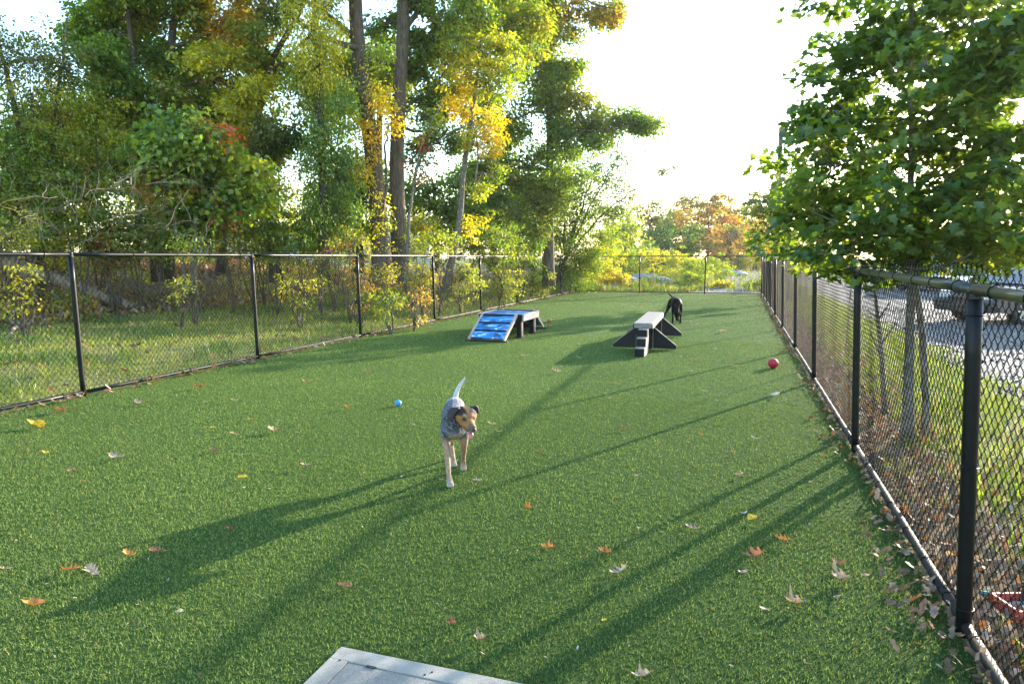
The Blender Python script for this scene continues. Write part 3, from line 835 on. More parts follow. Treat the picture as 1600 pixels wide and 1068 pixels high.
def dog2():
    o = G(1057, 505)
    f = -o[:2] / np.linalg.norm(o[:2])
    root = empty('dog', (o[0], o[1], 0), math.atan2(f[1], f[0]) + .12)
    root.scale = (1.12, 1.12, 1.12)
    tag(root, 'black dog with raised tail sniffing the turf behind the plank', 'dog')
    chains = [
        [(-.60, 0, .47, .06, .07), (-.53, 0, .48, .10, .10), (-.40, 0, .475, .095, .095), (-.25, 0, .455, .105, .12), (-.1, 0, .44, .115, .135), (.0, 0, .425, .11, .125), (.06, 0, .40, .075, .09)],
        [(-.02, 0, .44, .08, .085), (.06, -.01, .40, .07, .07), (.12, -.02, .33, .055, .06), (.15, -.02, .27, .05, .055)],
        [(.13, -.02, .27, .055, .05), (.17, -.02, .235, .062, .058), (.20, -.02, .19, .05, .05), (.215, -.02, .14, .032, .035), (.225, -.02, .09, .026, .028)],
        [(-.03, .075, .43, .05, .07), (-.01, .085, .32, .04, .05), (.0, .085, .22, .028, .032), (.01, .085, .12, .023, .025), (.03, .08, .03, .028, .022), (.06, .08, .02, .03, .018)],
        [(-.03, -.065, .43, .05, .07), (-.01, -.085, .32, .04, .05), (-.01, -.085, .22, .028, .032), (.0, -.085, .12, .023, .025), (.015, -.09, .03, .028, .022), (.045, -.09, .02, .03, .018)],
        [(-.55, -.07, .46, .06, .10), (-.48, -.12, .36, .055, .085), (-.44, -.16, .27, .036, .05), (-.47, -.20, .18, .024, .03), (-.42, -.245, .08, .02, .024), (-.38, -.26, .02, .028, .017)],
        [(-.55, .06, .46, .06, .10), (-.48, .08, .36, .05, .08), (-.44, .09, .27, .036, .05), (-.5, .09, .18, .024, .03), (-.46, .09, .08, .02, .024), (-.42, .09, .02, .028, .017)],
        [(-.60, 0, .50, .03, .03), (-.66, -.03, .55, .022, .022), (-.68, -.09, .60, .018, .018), (-.68, -.14, .66, .013, .013), (-.68, -.165, .72, .006, .006)],
    ]
    dog_body('body', chains, .012, lambda P: np.full((len(P), 3), .01), M['fur_black'], root)
    for s in (-1, 1):
        lofted('ear', [(.135, -.02 + s * .045, .275, .015, .03), (.15, -.02 + s * .08, .24, .012, .035), (.16, -.02 + s * .092, .19, .008, .025), (.16, -.02 + s * .088, .155, .005, .01)], M['fur_black'], root)
    lofted('nose', [(.232, -.02, .085, .014, .012), (.236, -.02, .078, .012, .01)], M['nose'], root)
dog2()

# ------------------------------------------------------------------ fallen leaves (things)
def leaf_outline(kind):
    # rows: (t along midrib, half width)
    if kind == 'oak':
        return [(0, .012), (.12, .02), (.18, .07), (.25, .20), (.30, .11), (.37, .09), (.46, .30), (.52, .15), (.58, .12), (.68, .34), (.74, .17), (.80, .12), (.88, .19), (.93, .08), (1.0, .01)]
    if kind == 'maple':
        return [(0, .012), (.14, .02), (.17, .26), (.25, .30), (.28, .18), (.34, .26), (.44, .52), (.50, .40), (.56, .30), (.58, .17), (.68, .14), (.76, .23), (.82, .12), (.92, .06), (1.0, .01)]
    return [(0, .01), (.1, .02), (.18, .12), (.3, .23), (.45, .29), (.6, .27), (.75, .19), (.88, .09), (1.0, .005)]
def leaf_mesh(kind, size, col, curl=.5, bend=.4, seed=0):
    rg = np.random.default_rng(seed); rows = leaf_outline(kind)
    V, C = [], []
    tw = rg.uniform(-.4, .4)
    for t, w in rows:
        wl = w * rg.uniform(.75, 1.15); wr = w * rg.uniform(.75, 1.15)
        for q in (-1, -.5, 0, .5, 1):
            ww = (wl if q < 0 else wr) * q
            tipback = -.10 * abs(q) * (w > .25)
            x = ww; y = t - .5 + tipback * (-1)
            z = curl * (ww * ww) * 1.6 + bend * ((t - .5) ** 2) * .9 + tw * ww * (t - .5) * 1.3 + .02 * (q == 0) * -1 + rg.normal(0, .008)
            V.append((x * size, y * size, z * size))
            g = rg.uniform(.8, 1.15); C.append(np.array(col) * g * (1.25 if q == 0 else 1))
    V = np.array(V); V[:, 2] -= V[:, 2].min()
    n = 5; m = len(rows); F = [(i * n + j, i * n + j + 1, (i + 1) * n + j + 1, (i + 1) * n + j) for i in range(m - 1) for j in range(4)]
    me = np_mesh('fallen_leaf', V, np.array(F), np.clip(np.array(C), 0, .9), True)
    me.materials.append(M['dry_leaf']); return me
LC = dict(tan=(.42, .30, .19), brown=(.27, .15, .07), orange=(.52, .21, .04), rust=(.36, .14, .06), yellow=(.65, .42, .03), cream=(.50, .42, .24), pale=(.46, .40, .31), red=(.35, .05, .04))
# px, py, shape, colour, width in photo px, label
LEAVES = [
 (58,668,'oval','yellow',27,'large yellow leaf just inside the left fence by the first post'),
 (65,671,'oval','yellow',16,'smaller yellow leaf touching the large yellow leaf by the left fence'),
 (44,698,'oak','brown',14,'brown leaf at the left edge above the small yellow leaf'),
 (72,711,'oval','yellow',11,'small bright yellow curled leaf near the left edge of the turf'),
 (185,718,'oak','tan',27,'pale tan oak leaf with spread lobes on the left part of the turf'),
 (116,741,'oak','brown',18,'curled brown leaf with long shadow at the left, below the tan oak leaf'),
 (132,758,'oval','orange',8,'tiny orange leaf under the curled brown leaf at left'),
 (380,752,'oval','yellow',19,'bright yellow leaf alone in the left middle of the turf'),
 (432,677,'oak','tan',34,'large crisp tan oak leaf standing on its lobes left of the dog'),
 (337,707,'oak','brown',19,'brown oak leaf between the large tan leaf and the left fence'),
 (366,681,'oak','tan',14,'small tan leaf above left of the large crisp oak leaf'),
 (367,629,'oak','tan',14,'tan leaf in the shade near the second left post'),
 (314,608,'oak','rust',24,'rusty leaf on the shaded turf by the left fence'),
 (220,633,'oak','tan',20,'tan curled leaf near the bottom rail of the left fence'),
 (95,645,'oval','rust',24,'rust red leaf against the bottom rail at far left'),
 (393,658,'oval','yellow',10,'small yellow leaf above the large crisp tan oak leaf'),
 (333,672,'oval','yellow',7,'tiny yellow leaf at the left of the turf centre'),
 (475,663,'oak','brown',12,'small brown leaf upper right of the large tan oak leaf'),
 (545,640,'oak','orange',15,'orange brown leaf left of the blue ball'),
 (478,732,'oak','tan',17,'flat tan leaf at the upper side of the dog shadow'),
 (479,601,'oak','brown',16,'brown leaf on the shaded turf behind the blue ball'),
 (577,585,'oak','brown',16,'brown leaf in the shade between ball and platform'),
 (113,896,'oak','orange',34,'orange oak leaf at the lower left, left one of a touching pair'),
 (146,900,'oak','tan',34,'tan leaf at the lower left, right one of a touching pair'),
 (54,953,'oval','orange',38,'long orange leaf near the lower left corner'),
 (10,896,'oak','tan',22,'tan leaf cut by the left edge of the frame'),
 (205,874,'oak','orange',24,'orange brown leaf inside the dog shadow, left of its neighbour'),
 (247,867,'oak','rust',25,'rusty leaf inside the dog shadow, right of its neighbour'),
 (360,832,'oak','red',12,'small reddish leaf in the middle of the dog shadow'),
 (281,965,'oval','cream',19,'cream coloured curved leaf in the lower left of the turf'),
 (540,922,'oak','rust',27,'rusty leaf below the dog shadow, left of centre'),
 (706,983,'maple','rust',17,'small rust leaf above the access cover'),
 (749,1006,'maple','tan',24,'tan star shaped leaf right above the access cover'),
 (747,756,'oak','tan',18,'tan leaf to the right of the dog front paw'),
 (768,667,'oak','tan',14,'pale brown leaf to the right of the dog head'),
 (781,678,'oval','cream',12,'cream curled leaf right of the dog, beside the pale brown leaf'),
 (690,755,'oval','tan',8,'tiny tan leaf just left of the dog front paw'),
 (856,862,'maple','orange',23,'orange leaf in the lower centre, left one of two'),
 (945,870,'maple','orange',25,'orange leaf in the lower centre, right one of two'),
 (968,900,'oak','tan',33,'pale brown oak leaf pointing down right, below the two orange leaves'),
 (1084,832,'oak','tan',26,'thin tan leaf above the three leaves at right'),
 (1163,809,'oval','pale',14,'whitish leaf beside the yellow leaf at right'),
 (1175,815,'oval','yellow',22,'yellow leaf lying on the broad trunk shadow at right'),
 (1225,850,'oak','orange',28,'orange brown leaf at right near the leaf littered fence'),
 (1178,876,'maple','rust',33,'large rust leaf between two trunk shadows at right'),
 (1161,901,'oval','tan',16,'small oval tan leaf below the large rust leaf'),
 (1312,887,'oak','rust',27,'rusty leaf above the broad tan leaf at lower right'),
 (1311,910,'maple','tan',37,'broad tan lobed leaf at the lower right'),
 (1352,906,'oval','tan',14,'small tan leaf right of the broad tan lobed leaf'),
 (1240,949,'maple','tan',34,'broad tan leaf at lower right, left of and below the other broad one'),
 (1309,940,'oval','tan',14,'little tan leaf right of the lowest broad tan leaf'),
 (944,978,'oval','yellow',11,'yellow orange leaf in the lower centre right of the cover'),
 (1003,1066,'maple','tan',32,'tan leaf cut by the bottom edge of the frame'),
 (1393,993,'oak','brown',18,'dark brown leaf near the bottom of the right fence'),
 (1156,746,'oak','tan',16,'tan folded leaf on the right half of the turf'),
 (1181,689,'oak','pale',14,'pale leaf above the tan folded leaf on the right half'),
 (825,798,'maple','orange',15,'small orange leaf in the centre of the turf'),
 (975,672,'oak','brown',14,'brown leaf with a short shadow right of the dog'),
 (1096,683,'oval','orange',8,'tiny orange leaf lying on a post shadow'),
 (844,711,'oak','rust',13,'small rusty leaf in the middle of the turf right of the dog'),
 (966,603,'oak','rust',10,'small rust leaf in front of the step plank'),
 (1100,614,'oval','pale',13,'pale leaf beside a thin post shadow at right'),
 (1211,621,'oval','pale',18,'pale leaf on the turf nearer than the red ball'),
 (1148,574,'oak','tan',15,'tan leaf left of the red ball'),
 (1147,710,'oak','orange',9,'tiny orange leaf on the right half of the turf'),
 (870,583,'oak','tan',16,'tan leaf in front of the shadow band below the plank'),
 (905,562,'oak','tan',12,'tan leaf in the shade left of the steps'),
 (820,558,'oak','tan',13,'tan leaf on the shaded turf in front of the platform'),
 (858,513,'oval','tan',14,'tan leaf right of the blue platform'),
 (1129,520,'oval','pale',18,'pale long leaf behind the plank to its right'),
]
for k, (px, py, sh, cl, wpx, lab) in enumerate(LEAVES):
    p = G(px, py); depth = np.dot(p - [0, 0, H], FW)
    size = max(.035, min(.19, wpx / FPX * depth * 1.08))
    rg = np.random.default_rng(k + 50)
    me = leaf_mesh(sh, size, LC[cl], rg.uniform(.6, 1.6), rg.uniform(.3, 1.3), k)
    o = mobj('fallen_leaf', me); o.location = (p[0], p[1], .022 + rg.uniform(0, .010))
    o.rotation_euler = (rg.uniform(-.25, .25), rg.uniform(-.25, .25), YAW + math.pi / 2 + rg.uniform(-.6, .6))
    tag(o, lab, 'leaf', 'fallen leaves scattered on the turf')
# many small far ones share meshes and one label
SM = [leaf_mesh(sh, s, LC[c], .6, .5, 900 + i) for i, (sh, s, c) in enumerate([('oak', .10, 'tan'), ('oak', .12, 'brown'), ('maple', .09, 'tan'), ('oval', .06, 'pale'), ('oak', .09, 'rust'), ('oval', .05, 'cream'), ('oak', .13, 'tan')])]
rl = np.random.default_rng(77)
for k in range(180):
    if k < 130: x, y = rl.uniform(XL + .3, XR - .2), 9 + 22.5 * rl.uniform(0, 1) ** .8
    else: x, y = rl.uniform(XL + .3, XR - .2), rl.uniform(3, 9)
    near = y < 9
    if x > -2.2 and x < -.9 and 11 < y < 15: continue
    if x > -5.3 and x < -4 and 12.3 < y < 15.4: continue
    o = mobj('fallen_leaf', SM[int(rl.integers(0, 7))]); s = rl.uniform(.7, 1.2) * (.45 if near else 1)
    o.scale = (s, s, s); o.location = (x, y, .017); o.rotation_euler = (rl.uniform(-.3, .3), rl.uniform(-.3, .3), rl.uniform(0, 6.28))
    kt = ['pale tan lobed', 'brown lobed', 'tan star shaped', 'whitish oval', 'rusty lobed', 'cream oval', 'broad tan'][SM.index(o.data)]
    side = 'left' if x < -4.5 else ('middle' if x < -1.5 else 'right')
    zone = {0: 'near the dog', 1: 'beside the plank', 2: 'behind the plank', 3: 'near the far fence'}[0 if y < 9 else 1 if y < 15 else 2 if y < 23 else 3]
    tag(o, 'small %s leaf, %s of the turf, %s' % (kt, side, zone), 'leaf', 'small %s leaves on the %s of the turf %s' % (kt, side, zone))

def scatter_leaves(name, P, size, cols, tilt=.5, mat='dry_leaf'):
    """litter: 6-vertex folded leaves as one mesh"""
    n = len(P); s = size * rng.uniform(.6, 1.3, n)
    a = rng.uniform(0, 6.28, n); tx, ty = rng.normal(0, tilt, n), rng.normal(0, tilt, n)
    base = np.array([(0, -.5, .05), (.30, -.15, .10), (.16, .05, .04), (.26, .28, .12), (0, .5, .02), (-.26, .28, .12), (-.16, .05, .04), (-.30, -.15, .10)])
    V = base[None] * s[:, None, None]
    z = V[..., 2] + V[..., 0] * tx[:, None] + V[..., 1] * ty[:, None]
    x = V[..., 0] * np.cos(a)[:, None] - V[..., 1] * np.sin(a)[:, None]; y = V[..., 0] * np.sin(a)[:, None] + V[..., 1] * np.cos(a)[:, None]
    z = z - z.min(axis=1, keepdims=True) * .7
    V = np.stack([x, y, z], -1) + P[:, None]
    k = 8 * np.arange(n)[:, None]
    T = np.vstack([k + t for t in ([0, 1, 7], [1, 2, 6], [1, 6, 7], [2, 3, 5], [2, 5, 6], [3, 4, 5])])
    c = np.array(cols)[rng.integers(0, len(cols), n)] * rng.uniform(.6, 1.2, n)[:, None]
    return np_mesh(name, V.reshape(-1, 3), T, np.repeat(c, 8, 0))
litc = [(.34, .21, .11), (.20, .12, .06), (.24, .14, .07), (.28, .13, .05), (.2, .12, .07), (.36, .27, .20)]
n = 1500
y = 2.0 + 30 * rng.uniform(0, 1, n) ** 1.25
x = XR - .03 - abs(rng.normal(0, .10, n)) * (1 + .5 * np.sin(y * 2.1)) + .05
P = np.stack([x, y, .012 + rng.uniform(0, .03, n)], -1)
tag(mobj('leaf_litter', scatter_leaves('leaf_litter', P, .050, litc), M['dry_leaf'], None, 'stuff'), 'drift of brown oak leaves along the foot of the right fence', 'leaf litter')
n = 1300
y = 1.9 + 29 * rng.uniform(0, 1, n) ** 1.5; x = rng.uniform(XL + .2, XR - .1, n)
ok_ = ~((x > -1.6) & (x < -.25) & (y < 2.45)); x, y = x[ok_], y[ok_]; n = len(x)
P = np.stack([x, y, np.full(n, .014)], -1)
tag(mobj('leaf_crumbs', scatter_leaves('leaf_crumbs', P, .016, [LC['tan'], LC['brown'], LC['pale'], LC['cream'], (.2, .12, .07)], .4), M['dry_leaf'], None, 'stuff'), 'tiny leaf crumbs and bits sprinkled over the turf', 'leaf crumbs')
n = 700
y = 4 + 27 * rng.uniform(0, 1, n); x = XL + .04 + abs(rng.normal(0, .10, n))
P = np.stack([x, y, .012 + rng.uniform(0, .02, n)], -1)
tag(mobj('leaf_litter', scatter_leaves('leaf_litter', P, .07, litc), M['dry_leaf'], None, 'stuff'), 'thin line of dry leaves along the foot of the left fence', 'leaf litter')

# ------------------------------------------------------------------ grass, weeds, litter outside the fences
def blade_obj(name, P, h, w, lean, c, label, cat='grass', curl=.6):
    V, T, C = blades(P, h, w, lean, c, True, curl)
    return tag(mobj(name, np_mesh(name, V, T, C), M['blade'], None, 'stuff'), label, cat)
# left verge
n = 60000
x = XL - .12 - 7.0 * rng.uniform(0, 1, n) ** .8; y = 2.5 + 29 * rng.uniform(0, 1, n) ** 1.25
tt = XL - x
cl = fbm(x, y, 2.2, 3, 3.)
keep = rng.uniform(-.8, .8, n) < cl + .35 - .8 * (tt > 6.0)
x, y, tt, cl = x[keep], y[keep], tt[keep], cl[keep]; n = len(x)
edge = np.exp(-tt / .45) * (y > 6.5)
tall = np.clip(fbm(x, y, .9, 2, 11.), 0, 1) + edge * (fbm(x * 0, y, 1.6, 2, 6.) > -.1)
h = (.05 + .05 * rng.uniform(0, 1, n)) + .22 * np.clip(tall, 0, 1) * rng.uniform(.3, 1, n) + .12 * np.clip((y - 12) / 10, 0, 1) * rng.uniform(0, 1, n)
c = mix([.14, .20, .02], [.38, .38, .05], rng.uniform(0, 1, n)); c = mix(c, np.array([.40, .33, .14]), (rng.uniform(0, 1, n) > .82).astype(float))
c = mix(c, np.array([.045, .13, .03]), np.clip(tall * 1.2, 0, .8))
blade_obj('grass', np.stack([x, y, hfun(x, y)], -1), h, .007 + .004 * rng.uniform(0, 1, n) + .0005 * y, 1.0, c, 'rough sunlit grass on the slope beyond the left fence')
# right verge
n = 42000
x = XR + .1 + 2.3 * rng.uniform(0, 1, n); y = 1.5 + 30 * rng.uniform(0, 1, n) ** 1.4
cl = fbm(x, y, 2.6, 3, 13.); e = (x - XR)
keep = (rng.uniform(-.7, .9, n) < cl + .2 - .9 * (e < .5) - .5 * (e > 2.0))
x, y = x[keep], y[keep]; n = len(x)
h = .05 + .10 * rng.uniform(0, 1, n) + .10 * (rng.uniform(0, 1, n) > .93)
c = mix([.12, .19, .02], [.30, .34, .04], rng.uniform(0, 1, n)); c = mix(c, np.array([.36, .27, .13]), (rng.uniform(0, 1, n) > .82).astype(float))
blade_obj('grass', np.stack([x, y, hfun(x, y)], -1), h, .006 + .004 * rng.uniform(0, 1, n) + .0004 * y, 1.0, c, 'yellow green grass strip under the maple beyond the right fence')
# back field weeds
n = 26000
x = rng.uniform(-14, 3, n); y = 32.8 + 26 * rng.uniform(0, 1, n) ** 1.2
keep = ~path_mask(x, y) | (rng.uniform(0, 1, n) > .9)
x, y = x[keep], y[keep]; n = len(x)
h = .18 + .5 * rng.uniform(0, 1, n) * np.clip(.5 + fbm(x, y, .7, 2, 21.), .1, 1)
c = mix([.12, .20, .02], [.34, .36, .05], rng.uniform(0, 1, n)); c = mix(c, np.array([.42, .32, .16]), (rng.uniform(0, 1, n) > .75).astype(float))
blade_obj('tall_weeds', np.stack([x, y, hfun(x, y)], -1), h, .03 + .02 * rng.uniform(0, 1, n), .9, c, 'tall yellow green weeds in the field beyond the far fence', 'weeds')
# litter on the bank and right edge
n = 15000
x = XL - 5.6 - 8 * rng.uniform(0, 1, n); y = 3 + 32 * rng.uniform(0, 1, n)
P = np.stack([x, y, hfun(x, y) + .01 + .03 * rng.uniform(0, 1, n)], -1)
bankc = [LC['tan'], LC['brown'], LC['rust'], (.30, .20, .13), (.50, .38, .27), (.26, .17, .10), (.5, .33, .06)]
tag(mobj('leaf_litter', scatter_leaves('leaf_litter', P, .15, bankc, .7), M['dry_leaf'], None, 'stuff'), 'deep brown leaf litter on the wooded bank behind the left fence', 'leaf litter')
n = 5000
x = XR + .04 + abs(rng.normal(0, .55, n)); y = 1.5 + 20 * rng.uniform(0, 1, n) ** 1.5
P = np.stack([x, y, hfun(x, y) + .01 + .03 * rng.uniform(0, 1, n)], -1)
tag(mobj('leaf_litter', scatter_leaves('leaf_litter', P, .055, litc + [(.55, .42, .28)], .7), M['dry_leaf'], None, 'stuff'), 'brown leaf litter and mulch outside the right fence', 'leaf litter')
n = 900
x = XL - .3 - 6 * rng.uniform(0, 1, n); y = 3 + 25 * rng.uniform(0, 1, n)
P = np.stack([x, y, hfun(x, y) + .03], -1)
tag(mobj('leaf_litter', scatter_leaves('leaf_litter', P, .10, litc, .5), M['dry_leaf'], None, 'stuff'), 'scattered dead leaves on the grass slope beyond the left fence', 'leaf litter')

# ------------------------------------------------------------------ trees and shrubs
SH_OV = (np.array([(0, 0, 0), (.28, .42, .05), (0, 1.0, -.03), (-.28, .42, .05)]), np.array([[0, 1, 2], [0, 2, 3]]))
_m = [(0, 0), (.22, .02), (.46, .10), (.30, .36), (.52, .62), (.24, .60), (.0, 1.02), (-.24, .60), (-.52, .62), (-.30, .36), (-.46, .10), (-.22, .02)]
SH_MP = (np.array([(0, .34, -.06)] + [(x, y, .03 + .12 * abs(x)) for x, y in _m]), np.array([[0, 1 + i, 1 + (i + 1) % 12] for i in range(12)]))
SH_OK = (np.array([(0, 0, 0), (.16, .25, .03), (.09, .4, 0), (.27, .62, .05), (0, 1, -.05), (-.27, .62, .05), (-.09, .4, 0), (-.16, .25, .03)]), np.array([[0, 1, 7], [1, 2, 6], [1, 6, 7], [2, 3, 5], [2, 5, 6], [3, 4, 5]]))
def leaf_arrays(P, size, C, shape=SH_OV, droop=30, dsd=28, yaw=None, roll=35, g=None):
    g = g or rng
    n = len(P)
    a = g.uniform(0, 2 * np.pi, n) if yaw is None else yaw + g.normal(0, .9, n)
    p = np.radians(g.normal(droop, dsd, n)); r = np.radians(g.normal(0, roll, n))
    D = np.stack([np.cos(a) * np.cos(p), np.sin(a) * np.cos(p), -np.sin(p)], -1)
    S = np.stack([-np.sin(a), np.cos(a), 0 * a], -1); N = np.cross(S, D) * -1
    N = np.where((N[:, 2] < 0)[:, None], -N, N)
    S2 = S * np.cos(r)[:, None] + N * np.sin(r)[:, None]; N2 = -S * np.sin(r)[:, None] + N * np.cos(r)[:, None]
    B, T = shape
    V = (B[None, :, 0, None] * S2[:, None] + B[None, :, 1, None] * D[:, None] + B[None, :, 2, None] * N2[:, None]) * size[:, None, None] + P[:, None]
    k = len(B)
    T = (T[None] + k * np.arange(n)[:, None, None]).reshape(-1, 3)
    return V.reshape(-1, 3), T, np.repeat(C, k, 0)
PAL = {
 'green': [(.08, .15, .020), (.12, .21, .025), (.18, .27, .03), (.07, .12, .02), (.26, .30, .035)],
 'oak': [(.08, .14, .022), (.13, .20, .026), (.19, .25, .035), (.24, .26, .035), (.32, .24, .035)],
 'dark': [(.04, .09, .018), (.065, .13, .022), (.11, .19, .025), (.17, .23, .03)],
 'yg': [(.22, .27, .03), (.30, .33, .035), (.38, .36, .04), (.15, .23, .03)],
 'yellow': [(.54, .42, .025), (.62, .48, .03), (.48, .40, .03), (.36, .36, .03)],
 'gold': [(.50, .32, .02), (.55, .40, .025), (.44, .26, .02), (.34, .30, .03), (.42,.38,.03)],
 'orange': [(.38, .17, .04), (.42, .22, .04), (.30, .14, .04), (.26, .20, .05)],
 'red': [(.38, .04, .03), (.28, .03, .03), (.42, .09, .03)],
 'olive': [(.12, .15, .04), (.16, .18, .045), (.09, .13, .035), (.22, .20, .05)],
 'greygreen': [(.08, .13, .05), (.11, .16, .06), (.06, .10, .04), (.15, .19, .07)],
 'brown': [(.26, .17, .07), (.20, .13, .06), (.33, .22, .09)],
}
class Tree:
    """one plant: trunk(s), joined twigs, one crown of leaves"""
    def __init__(s, name, label, cat, base, bark='bark', group=None, leafmat='leaf', seed=0):
        z = hz(base[0], base[1]); s.base = np.array([base[0], base[1], z - .05])
        s.root = tag(empty(name, tuple(s.base)), label, cat, group)
        s.bark = M[bark]; s.mat = M[leafmat]; s.br = Acc(); s.V = []; s.T = []; s.C = []; s.n = 0
        s.g = np.random.default_rng(seed + 1000); s.nodes = []; s.leafP = []
    def stem(s, pts, r0, r1, nm='trunk', sides=12, wob=.02):
        P = np.array(pts, float) - s.base
        # smooth + wobble
        m = max(8, len(P) * 4); t = np.linspace(0, 1, len(P)); q = np.linspace(0, 1, m)
        P = np.stack([np.interp(q, t, P[:, i]) for i in range(3)], -1)
        for _ in range(2): P[1:-1] = (P[:-2] + P[1:-1] * 2 + P[2:]) / 4
        P[1:, :2] += s.g.normal(0, wob, (m - 1, 2)) * np.linspace(.3, 1, m - 1)[:, None]
        r = r0 + (r1 - r0) * q ** .8
        if nm == 'trunk': r = r * (1 + .45 * np.exp(-q * m / 1.6))
        a = Acc(); a.tube(P, r, sides); a.build(nm, s.bark, s.root, True)
        for p_, rr in zip(P, r): s.nodes.append((p_ + s.base, rr))
        return P
    def limb(s, a, b, r0, r1, sag=.12, n=7, sides=6):
        a, b = np.array(a), np.array(b); t = np.linspace(0, 1, n)[:, None]
        P = a + (b - a) * t; L = np.linalg.norm(b - a)
        P[:, 2:3] += np.sin(t * np.pi) * L * sag
        P[1:-1] += s.g.normal(0, L * .025, (n - 2, 3))
        s.br.tube(P - s.base, np.linspace(r0, r1, n), sides, cap=False)
        return P
    def lobe(s, c, r, nleaf, pal, size=.1, shape=SH_OV, spray=.28, droop=30, dsd=28, flat=.55, nspray=None, twigs=True, hollow=.5, limb=True, vary=.25):
        loose = 0
        if shape is SH_OK: shape = SH_OV; nleaf = int(nleaf * 2.4); size *= 1.15; loose = 1
        elif shape is SH_OV: nleaf = int(nleaf * 1.35); size *= 1.12
        c = np.array(c, float); r = np.broadcast_to(np.array(r, float), (3,)); g = s.g
        per = 34; ns = nspray or max(4, int(nleaf / per)); per = max(3, nleaf // ns)
        d = g.normal(0, 1, (ns, 3)); d /= np.linalg.norm(d, axis=1, keepdims=True)
        rad = g.uniform(hollow ** 3, 1, ns) ** (1 / 3) * g.uniform(.8, 1.15 + .3 * loose, ns)
        rad = rad * np.where(g.uniform(0, 1, ns) < .16, g.uniform(1.15, 1.65, ns), 1)
        S = c + d * rad[:, None] * r
        if loose and r[0] > .3:
            K = int(5 + 3 * r[0]); dk_ = g.normal(0, 1, (K, 3)); dk_ /= np.linalg.norm(dk_, axis=1, keepdims=True)
            sub = c + dk_ * (g.uniform(.1, 1.08, K) ** .5)[:, None] * r
            S = sub[g.integers(0, K, ns)] + g.normal(0, .17, (ns, 3)) * r * g.uniform(.5, 1.5, (ns, 1)) * np.array([1.15, 1.15, 1.0])
        if twigs and s.nodes:
            N = np.array([q[0] for q in s.nodes]); dist = np.linalg.norm(N - c, axis=1) + np.maximum(0, N[:, 2] - c[2]) * 1.5
            k = int(np.argmin(dist)); st, rr = s.nodes[k]
            hub = c - np.array([0, 0, r[2] * .35])
            r0 = min(rr * .55, .02 + .018 * np.linalg.norm(hub - st))
            if limb and np.linalg.norm(hub - st) > .15: LP = s.limb(st, hub, r0, r0 * .45)
            else: LP = np.array([st, hub])
            for q in S[:: max(1, ns // 16)]:
                a_ = LP[int(g.integers(len(LP) // 2, len(LP)))]
                s.limb(a_, q, max(.006, r0 * .3), .003, .05, 5, 3)
        P = np.repeat(S, per, 0); n = len(P)
        off = g.normal(0, 1, (n, 3)); off /= (np.linalg.norm(off, axis=1, keepdims=True) + .6) * .62
        if loose: flat = .85
        P = P + off * spray * np.array([1, 1, flat]) * g.uniform(.3, 1, (n, 1))
        yaw = np.arctan2(P[:, 1] - c[1], P[:, 0] - c[0])
        pal_list = pal if isinstance(pal, list) else [pal]
        cols = np.array([x for p_ in pal_list for x in PAL[p_]])
        sc = cols[g.integers(0, len(cols), ns)] * g.uniform(.7, 1.3, ns)[:, None]; C = np.repeat(sc, per, 0)
        C2 = cols[g.integers(0, len(cols), n)]
        C = (C * .6 + C2 * .4) * g.uniform(1 - vary, 1 + vary, n)[:, None]
        sz = size * g.uniform(.65, 1.25, n)
        V, T, CC = leaf_arrays(P - s.base, sz, C, shape, droop, dsd, yaw, g=g)
        s.V.append(V); s.T.append(T + s.n); s.C.append(CC); s.n += len(V)
        s.leafP.append((P, sz, C))
    def done(s):
        if s.br.n: s.br.build('branches', s.bark, s.root, True, 'stuff')
        if s.V: mobj('crown', np_mesh('crown', np.vstack(s.V), np.vstack(s.T), np.clip(np.vstack(s.C), 0, .9)), s.mat, s.root, 'stuff')
        return s.root
def gxy(px, d):
    p = AT(px, 402, d); return p[0], p[1]
def A(px, py, d): return AT(px, py, d)

def ON(px, py, dz=0.0):
    for dd in np.arange(3, 60, .05):
        p = AT(px, py, dd)
        if p[2] < hz(p[0], p[1]): return np.array([p[0], p[1], hz(p[0], p[1]) + dz])
    return G(px, py)
def D(n): return int(n)
WOODS = 'trees of the woodland beyond the left fence'
# far left thin tree
T_ = Tree('willow_tree', 'thin airy tree at the far left with bare twigs showing at its top', 'tree', gxy(60, 19), 'bark', WOODS, seed=1)
T_.stem([(*gxy(60, 19), 1), A(40, 260, 19), A(20, 150, 19), A(-10, 40, 19)], .10, .03)
T_.stem([(*gxy(62, 19), 1), A(78, 230, 19), A(95, 110, 19), A(105, 30, 19)], .07, .015)
for (x, y, r, n, pl) in [(60, 110, .9, 1100, 'olive'), (95, 180, .95, 1500, ['green', 'yg', 'gold']), (30, 210, .8, 900, ['yg', 'olive']), (100, 95, .55, 500, ['olive']), (40, 290, .9, 1300, ['yg', 'green']), (-40, 200, 1.2, 1200, ['green']), (10, 60, .6, 200, ['olive']), (-30, 80, .9, 500, 'olive'), (75, 255, .8, 1200, ['dark', 'yg'])]:
    T_.lobe(A(x, y, 19 + random.uniform(-.6, .6)), (r, r, r), D(n * 1.6), pl, .075, spray=.3, hollow=.1)
for k in range(70):
    a = A(random.uniform(-30, 100), random.uniform(90, 330), 18.7); b = A(random.uniform(-40, 90), random.uniform(5, 190), 18.7 + random.uniform(-.6, .6))
    if abs(a[0] - b[0]) < 1.6: T_.limb(a, b, .010, .003, .02, 6, 3)
T_.done()
